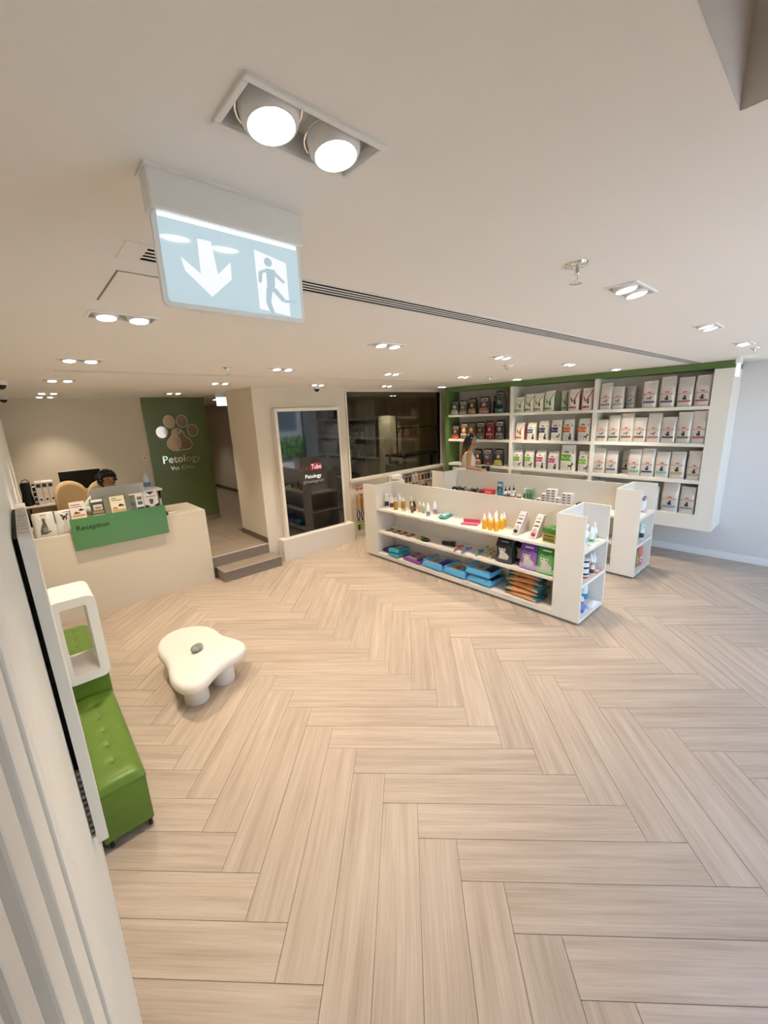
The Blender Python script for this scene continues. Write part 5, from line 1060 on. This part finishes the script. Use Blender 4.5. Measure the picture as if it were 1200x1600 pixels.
# ================================================================== OUTSIDE (seen mirrored in the big screen)
LEAF = mat('hedge_leaves', '#4f7a2c', .7, noise=.4, nscale=9); LEAF2 = mat('tree_leaves', '#6f9a3c', .7, noise=.35, nscale=6)
def hedge(x0, x1, y, hh, label, seed):
    rnd = random.Random(seed); t = thing('hedge', label, 'hedge', ((x0+x1)/2, y, -.03)); mb = MB(); n_ = int((x1-x0)*40)
    for k in range(n_):
        x = rnd.uniform(x0, x1)-(x0+x1)/2; yy = rnd.uniform(-.4,.4); z = rnd.uniform(.08, hh)
        mb.ball((x, yy, z), rnd.uniform(.07,.16), 6, 4)
    o = obj('foliage', mb, LEAF, t); o['kind'] = 'stuff'; obj('soil_bed', MB().box((x0-x1)/2,-.42,0,(x1-x0)/2,.42,.10), C('5a4a3a', .9), t)
hedge(2, 16, -8.2, .9, 'long trimmed green hedge outside, mirrored low in the black screen', 1); hedge(2, 18, -13.5, 1.0, 'second green hedge across the path, mirrored in the black screen', 2)
for k, (x, y) in enumerate(((7.6, -9.8), (11.5, -15))):
    rnd = random.Random(k+5); t = thing('street_tree', ['young street tree outside, mirrored top left in the black screen', 'second street tree farther down the pavement'][k], 'tree', (x, y, -.03))
    obj('trunk', MB().tube([(0,0,0),(.03,.02,1.2),(-.02,0,2.4),(.05,0,3.2)], [.09,.075,.06,.04], 10), C('6a5a48', .9), t, smooth=60); mb = MB()
    for q in range(170):
        v = Vector((rnd.gauss(0,1), rnd.gauss(0,1), rnd.gauss(0,.8))).normalized()*rnd.uniform(.4,1.5); mb.ball((v.x, v.y, 3.4+v.z*.8), rnd.uniform(.12,.26), 6, 4)
    o = obj('foliage', mb, LEAF2, t); o['kind'] = 'stuff'
t = thing('far_building', 'grey low building across the street, mirrored in the black screen', 'building', (9, -24, -.03)); obj('wall', MB().box(-20,-3,0,20,3,6), C('8d8f92', .8), t); obj('roof', MB().box(-20.3,-3.3,6,20.3,3.3,6.3), C('6a6c70', .8), t)
for k in range(10): wv = obj('window', MB().box(-18+k*3.7,3.0,1.2,-16+k*3.7,3.05,3.2), C('3a4a58', .2), t)

# ================================================================== PEOPLE
def head_geo(mb, c, M, jaw=.33):
    def hp(u, v):
        a = 2*PI*u; b = -PI/2+PI*v; x = math.cos(b)*math.sin(a); y = -math.cos(b)*math.cos(a); z = math.sin(b)
        g = lambda t: math.exp(-t*t)
        X = x*.074*(1-(jaw*(-z)**1.6 if z < 0 else 0)); Y = y*(.088 if y < 0 else .098); Z = z*.118
        if y < 0:
            fr = -y
            Y -= fr*(.026*g(x/.13)*g((z+.16)/.13)+.012*g(x/.10)*g((z-.02)/.14)+.006*g(x/.32)*g((z+.47)/.09)+.012*g(x/.32)*g((z+.80)/.17)+.004*g(z-.26))
            Y += fr*(.010*g((abs(x)-.36)/.15)*g((z-.06)/.10)+.004*g(x/.35)*g((z+.40)/.035)+.004*g(x/.4)*g((z+.60)/.08))
        return M @ Vector((X, Y, Z))+c
    n1, n2 = 48, 32; vs = [hp(i/n1, j/n2) for j in range(1, n2) for i in range(n1)]; s_ = hp(0, 0); e_ = hp(0, 1)
    fs = [(j*n1+i, j*n1+(i+1)%n1, (j+1)*n1+(i+1)%n1, (j+1)*n1+i) for j in range(n2-2) for i in range(n1)]
    L = len(vs); vs += [s_, e_]; fs += [(L, (i+1)%n1, i) for i in range(n1)]+[(L+1, (n2-2)*n1+i, (n2-2)*n1+(i+1)%n1) for i in range(n1)]
    mb.add(vs, fs)
    for sx_ in (-1, 1): mb.ball((0,0,0), (.010,.018,.030), 10, 8, Matrix.Translation(c) @ M.to_4x4() @ Matrix.Translation((sx_*.074,.012,-.004)))
def loft(mb, rings, n=22):
    """rings: (cx, cy, z, rx, ry)"""
    vs = []
    for cx, cy, z, rx, ry in rings: vs += [(cx+rx*math.cos(2*PI*k/n), cy+ry*math.sin(2*PI*k/n), z) for k in range(n)]
    fs = [(j*n+i, j*n+(i+1)%n, (j+1)*n+(i+1)%n, (j+1)*n+i) for j in range(len(rings)-1) for i in range(n)]
    fs += [tuple(range(n-1,-1,-1)), tuple((len(rings)-1)*n+i for i in range(n))]; mb.add(vs, fs)
def limbs(mb, pts, rs):
    P = []; Rr = []
    for i in range(len(pts)-1):
        a, b = Vector(pts[i]), Vector(pts[i+1])
        for k in range(6): P.append(a.lerp(b, k/6)); Rr.append(rs[i]+(rs[i+1]-rs[i])*k/6)
    P.append(Vector(pts[-1])); Rr.append(rs[-1]); mb.tube(P, Rr, 14)
    for p, r in zip(pts, rs): mb.ball(p, r, 14, 10)
def hand(mb, wrist, d, nrm, thumb_side, curl=.5):
    """palm along d, nrm = back of the hand, thumb towards thumb_side"""
    d = Vector(d).normalized(); nrm = Vector(nrm).normalized(); s_ = d.cross(nrm).normalized()
    if s_.dot(Vector(thumb_side)) < 0: s_ = -s_
    W = Vector(wrist); Mx = Matrix((( d.x, s_.x, nrm.x, 0), (d.y, s_.y, nrm.y, 0), (d.z, s_.z, nrm.z, 0), (0,0,0,1)))
    mb.ball((0,0,0), (.050,.040,.0155), 14, 10, Matrix.Translation(W+d*.045) @ Mx)
    for k, ln in enumerate((.072,.080,.074,.058)):
        o_ = W+d*.082+s_*(.030-.020*k); p = [o_]; a = 0
        for seg in (.45,.32,.23):
            a += curl*.9; p.append(p[-1]+(d*math.cos(a)-nrm*math.sin(a))*ln*seg)
        mb.tube(p, [.0095,.009,.0085,.007], 8); mb.ball(p[-1], .007, 8, 6); mb.ball(p[1], .0092, 8, 6)
    p = [W+d*.028+s_*.030, W+d*.050+s_*.052-nrm*.008, W+d*.075+s_*.056-nrm*.018]
    mb.tube(p, [.012,.0105,.008], 8); mb.ball(p[-1], .008, 8, 6)
def fuse(name, mb, vox, m, parent, smooth_it=3):
    o = link('tmp', mesh('tmp', mb, m)); r = o.modifiers.new('r', 'REMESH'); r.mode = 'VOXEL'; r.voxel_size = vox
    s_ = o.modifiers.new('s', 'SMOOTH'); s_.iterations = smooth_it; s_.factor = .5
    dg = bpy.context.evaluated_depsgraph_get(); dg.update(); me = bpy.data.meshes.new_from_object(o.evaluated_get(dg)); me.name = name
    bpy.data.objects.remove(o); me.materials.clear(); me.materials.append(m); me.polygons.foreach_set('use_smooth', [True]*len(me.polygons))
    return link(name, me, parent)
SKIN = mat('skin_warm', '#b98a6c', .5); SKIN2 = mat('skin_tan', '#b58765', .5)
def eyes(parent, c, M, closed=False):
    for sx_ in (-1, 1):
        e = obj('eye', MB().ball((0,0,0), (.0125,.009,.0085), 12, 8, Matrix.Translation(c) @ M.to_4x4() @ Matrix.Translation((sx_*.029,-.0735,.008))), C('efe9e2', .3), parent, smooth=70)
        obj('iris', MB().ball((0,0,0), (.0055,.004,.0055), 10, 6, Matrix.Translation(c) @ M.to_4x4() @ Matrix.Translation((sx_*.029,-.0810,.007))), C('2a1c14', .2), e, smooth=70)
        obj('eyebrow', MB().tube([c+M @ Vector((sx_*(.013+.012*k), -.087+.003*k*k*.5, .030+.004*math.sin(k*1.2))) for k in range(4)], .0032, 6), C('231a17', .8), parent)
    obj('lips', MB().ball((0,0,0), (.021,.0075,.0075), 12, 8, Matrix.Translation(c) @ M.to_4x4() @ Matrix.Translation((0,-.0815,-.052))), C('9a5a50', .4), parent, smooth=70)
# ---- woman at the shelf, facing along -Y, right arm towards the room
wx, wy = 6.41, 4.70
t = thing('person', 'woman with long dark brown hair in white sleeveless top standing at the wall shelf', 'person', (wx, wy, 0), math.radians(31))
HM = Matrix.Rotation(math.radians(8), 3, 'Z') @ Matrix.Rotation(math.radians(14), 3, 'X'); hc = Vector((0,-.035,1.655))
mb = MB(); head_geo(mb, hc, HM)
limbs(mb, [(0,.02,1.44),(0,-.005,1.56)], [.056,.05])
TOR = [(0,.0,.86,.150,.105),(0,.0,.93,.165,.118),(0,.008,1.02,.140,.104),(0,.012,1.10,.122,.09),(0,.012,1.2,.132,.10),(0,.012,1.29,.142,.108),(0,.014,1.37,.148,.090),(0,.01,1.43,.125,.07),(0,.015,1.47,.07,.055)]
loft(mb, TOR)
for s_ in (-1, 1):
    limbs(mb, [(s_*.08,0,.90),(s_*.085,-.01,.50),(s_*.085,.02,.10)], [.085,.056,.040]); limbs(mb, [(s_*.085,.025,.06),(s_*.09,-.10,.028)], [.036,.026]); mb.ball((s_*.088,.03,.035), (.032,.04,.034), 10, 8)
limbs(mb, [(-.158,-.015,1.425),(-.172,-.005,1.175),(-.13,-.22,1.115)], [.052,.042,.028]); hand(mb, (-.13,-.22,1.115), (.18,-1,.0), (-.5,0,.86), (0,-.2,1), .55)
limbs(mb, [(.155,.01,1.425),(.175,.03,1.16),(.08,-.19,1.08)], [.052,.041,.028]); hand(mb, (.08,-.19,1.08), (-.25,-1,.05), (.4,0,.9), (-.5,-.2,1), .6)
fuse('body', mb, .0065, SKIN2, t)
eyes(t, hc, HM)
mb = MB(); loft(mb, [(0,.0,.86,.170,.125),(0,.0,.93,.176,.130),(0,.01,1.02,.156,.128),(0,.012,1.10,.140,.120),(0,.012,1.2,.148,.130),(0,.01,1.29,.156,.140),(0,.018,1.37,.160,.118),(0,.02,1.425,.14,.088),(0,.016,1.455,.10,.07)])
for s_ in (-1, 1): mb.ball((s_*.130,.01,1.425), (.05,.07,.042), 12, 8)
fuse('sleeveless_top', mb, .009, mat('white_linen', '#e9e2d8', .8, bump=.1, nscale=60), t, 4)
mb = MB(); loft(mb, [(0,0,.80,.168,.125),(0,0,.88,.175,.130),(0,0,.95,.165,.122)])
for s_ in (-1, 1): limbs(mb, [(s_*.082,0,.86),(s_*.087,-.01,.50),(s_*.087,.02,.12)], [.10,.075,.068])
fuse('trousers', mb, .010, C('cdbfa8', .8), t, 3)
for s_ in (-1, 1): obj('shoe', MB().ball((s_*.09,-.035,.032), (.042,.115,.032), 14, 8), C('d8d2c8', .6), t, smooth=70)
def hair_mat(name, a, b, z0, z1):
    m = bpy.data.materials.new(name); m.use_nodes = True; tr = m.node_tree; bs = tr.nodes['Principled BSDF']; bs.inputs['Roughness'].default_value = .45
    tc = tr.nodes.new('ShaderNodeTexCoord'); sp = tr.nodes.new('ShaderNodeSeparateXYZ'); mr = tr.nodes.new('ShaderNodeMapRange'); mr.inputs[1].default_value = z0; mr.inputs[2].default_value = z1
    rp = tr.nodes.new('ShaderNodeValToRGB'); rp.color_ramp.elements[0].color = rgb(a); rp.color_ramp.elements[1].color = rgb(b)
    tr.links.new(tc.outputs['Object'], sp.inputs[0]); tr.links.new(sp.outputs[2], mr.inputs[0]); tr.links.new(mr.outputs[0], rp.inputs[0]); tr.links.new(rp.outputs[0], bs.inputs['Base Color']); return m
mb = MB(); rnd = random.Random(3)
Hm4 = Matrix.Translation(hc) @ HM.to_4x4()
mb.ball((0,0,0), (.085,.090,.100), 20, 14, Hm4 @ Matrix.Translation((0,.028,.034)))
for k in range(60):
    a = -1.9+3.8*k/59; sx_ = math.sin(a); cy = math.cos(a)
    p0 = Hm4 @ Vector((.070*sx_, .02+.085*cy, .04)); p1 = Hm4 @ Vector((.086*sx_, .025+.095*cy, -.06)); L_ = 1.30+rnd.uniform(-.05,.06)
    p2 = Vector((.095*sx_+rnd.uniform(-.01,.01), .10+.03*cy if abs(a) < 1.2 else .05+.05*cy, 1.46)); p3 = Vector((.085*sx_+rnd.uniform(-.015,.015), .135+.012*cy, (1.38+L_)/2)); p4 = Vector((.07*sx_+rnd.uniform(-.02,.02), .140+rnd.uniform(-.01,.01), L_))
    mb.tube([p0, p1, p2, p3, p4], [.012,.014,.013,.012,.004], 6)
obj('hair', mb, hair_mat('hair_ombre', '#96602f', '#1b120f', 1.36, 1.58), t, smooth=70)
obj('hair_clip', MB().ball((0,0,0), (.008,.028,.014), 10, 6, Hm4 @ Matrix.Translation((-.082,.0,.05))), C('8a8a8c', .3), t, smooth=70)
t = thing('handbag', 'small black handbag held in both hands of the standing woman', 'bag', (wx+.135, wy-.285, 1.085), math.radians(31))
obj('bag_body', MB().box(-.075,-.075,0,.065,.075,.085), C('101011', .5), t, bev=.014, smooth=40); obj('flap', MB().box(-.078,-.072,.055,-.074,.072,.09), C('18181a', .4), t, bev=.001); obj('clasp', MB().box(-.081,-.012,.05,-.078,.012,.062), STEEL, t)
# ---- receptionist seated behind the counter
px_, py_ = .875, 6.93
t = thing('person', 'receptionist with curly black hair and glasses seated behind the silver monitor', 'person', (px_, py_, 0))
HM = Matrix.Rotation(math.radians(16), 3, 'Z') @ Matrix.Rotation(math.radians(12), 3, 'X'); hc = Vector((.02,-.05,1.475))
mb = MB(); head_geo(mb, hc, HM)
limbs(mb, [(0,.03,1.28),(.01,-.01,1.38)], [.056,.05])
loft(mb, [(0,.08,.82,.17,.12),(0,.07,.90,.175,.12),(0,.06,1.0,.145,.10),(0,.05,1.1,.145,.105),(0,.04,1.19,.155,.105),(0,.03,1.26,.13,.08),(0,.03,1.30,.07,.055)])
for s_ in (-1, 1):
    limbs(mb, [(s_*.09,.05,.885),(s_*.11,-.34,.89),(s_*.11,-.32,RAISED+.09)], [.085,.062,.040]); limbs(mb, [(s_*.11,-.32,RAISED+.055),(s_*.115,-.44,RAISED+.03)], [.036,.026])
limbs(mb, [(-.165,.03,1.25),(-.315,-.08,1.10),(-.16,-.33,1.085)], [.050,.041,.028]); hand(mb, (-.16,-.33,1.085), (.5,-1,-.05), (0,0,1), (1,0,0), .35)
limbs(mb, [(.165,.03,1.25),(.255,-.04,1.07),(.15,-.33,1.085)], [.050,.041,.028]); hand(mb, (.15,-.33,1.085), (-.3,-1,-.05), (0,0,1), (-1,0,0), .35)
fuse('body', mb, .0065, SKIN, t); eyes(t, hc, HM)
mb = MB(); loft(mb, [(0,.08,.84,.186,.138),(0,.07,.92,.186,.136),(0,.06,1.0,.162,.118),(0,.05,1.1,.16,.12),(0,.04,1.19,.168,.118),(0,.03,1.255,.14,.092),(0,.03,1.285,.09,.07)])
limbs(mb, [(-.15,.03,1.245),(-.315,-.08,1.10),(-.25,-.19,1.09)], [.066,.058,.05]); limbs(mb, [(.15,.03,1.245),(.255,-.04,1.07),(.21,-.17,1.075)], [.066,.058,.05])
fuse('tunic', mb, .009, C('c3cdbb', .8), t, 4)
mb = MB(); loft(mb, [(0,.08,.80,.185,.135),(0,.08,.88,.185,.135)])
for s_ in (-1, 1): limbs(mb, [(s_*.09,.05,.885),(s_*.11,-.34,.89),(s_*.11,-.32,RAISED+.10)], [.10,.076,.06])
fuse('trousers', mb, .010, C('2a2c34', .8), t, 3)
for s_ in (-1, 1): obj('shoe', MB().ball((s_*.113,-.38,RAISED+.034), (.042,.115,.033), 14, 8), C('1c1c1e', .5), t, smooth=70)
mb = MB(); rnd = random.Random(9); Hm4 = Matrix.Translation(hc) @ HM.to_4x4()
mb.ball((0,0,0), (.088,.090,.098), 20, 14, Hm4 @ Matrix.Translation((0,.03,.036)))
k = 0
while k < 210:
    v = Vector((rnd.gauss(0,1), rnd.gauss(0,1), rnd.gauss(0,1))).normalized()
    if v.y < -.15 and (v.z < .42 or abs(v.x) < .0): 
        if abs(v.x) < .72 or v.z > .42: continue
    if v.z < -.85: continue
    p = Vector((v.x*.108, .028+v.y*.112, .012+v.z*.118)); k += 1
    a0 = rnd.uniform(0, 6); pts = [Hm4 @ (p+Vector((.016*math.cos(a0+q), .016*math.sin(a0+q), -.006*q+.012))) for q in [.9*i for i in range(6)]]
    mb.tube(pts, [.007,.009,.009,.008,.006,.003], 5)
obj('hair', mb, C('14100f', .55), t, smooth=70)
g = MB()
for s_ in (-1, 1): g.tube([Hm4 @ Vector((s_*.031+.024*math.cos(2*PI*q/20), -.094+.004*math.cos(2*PI*q/20)**2, .004+.019*math.sin(2*PI*q/20))) for q in range(20)], .0018, 6, closed=True); g.tube([Hm4 @ Vector((s_*.055,-.092,.008)), Hm4 @ Vector((s_*.078,.0,.012))], .0016, 6)
g.tube([Hm4 @ Vector((-.008,-.097,.008)), Hm4 @ Vector((.008,-.097,.008))], .0018, 6)
obj('glasses', g, C('5a4038', .3), t)
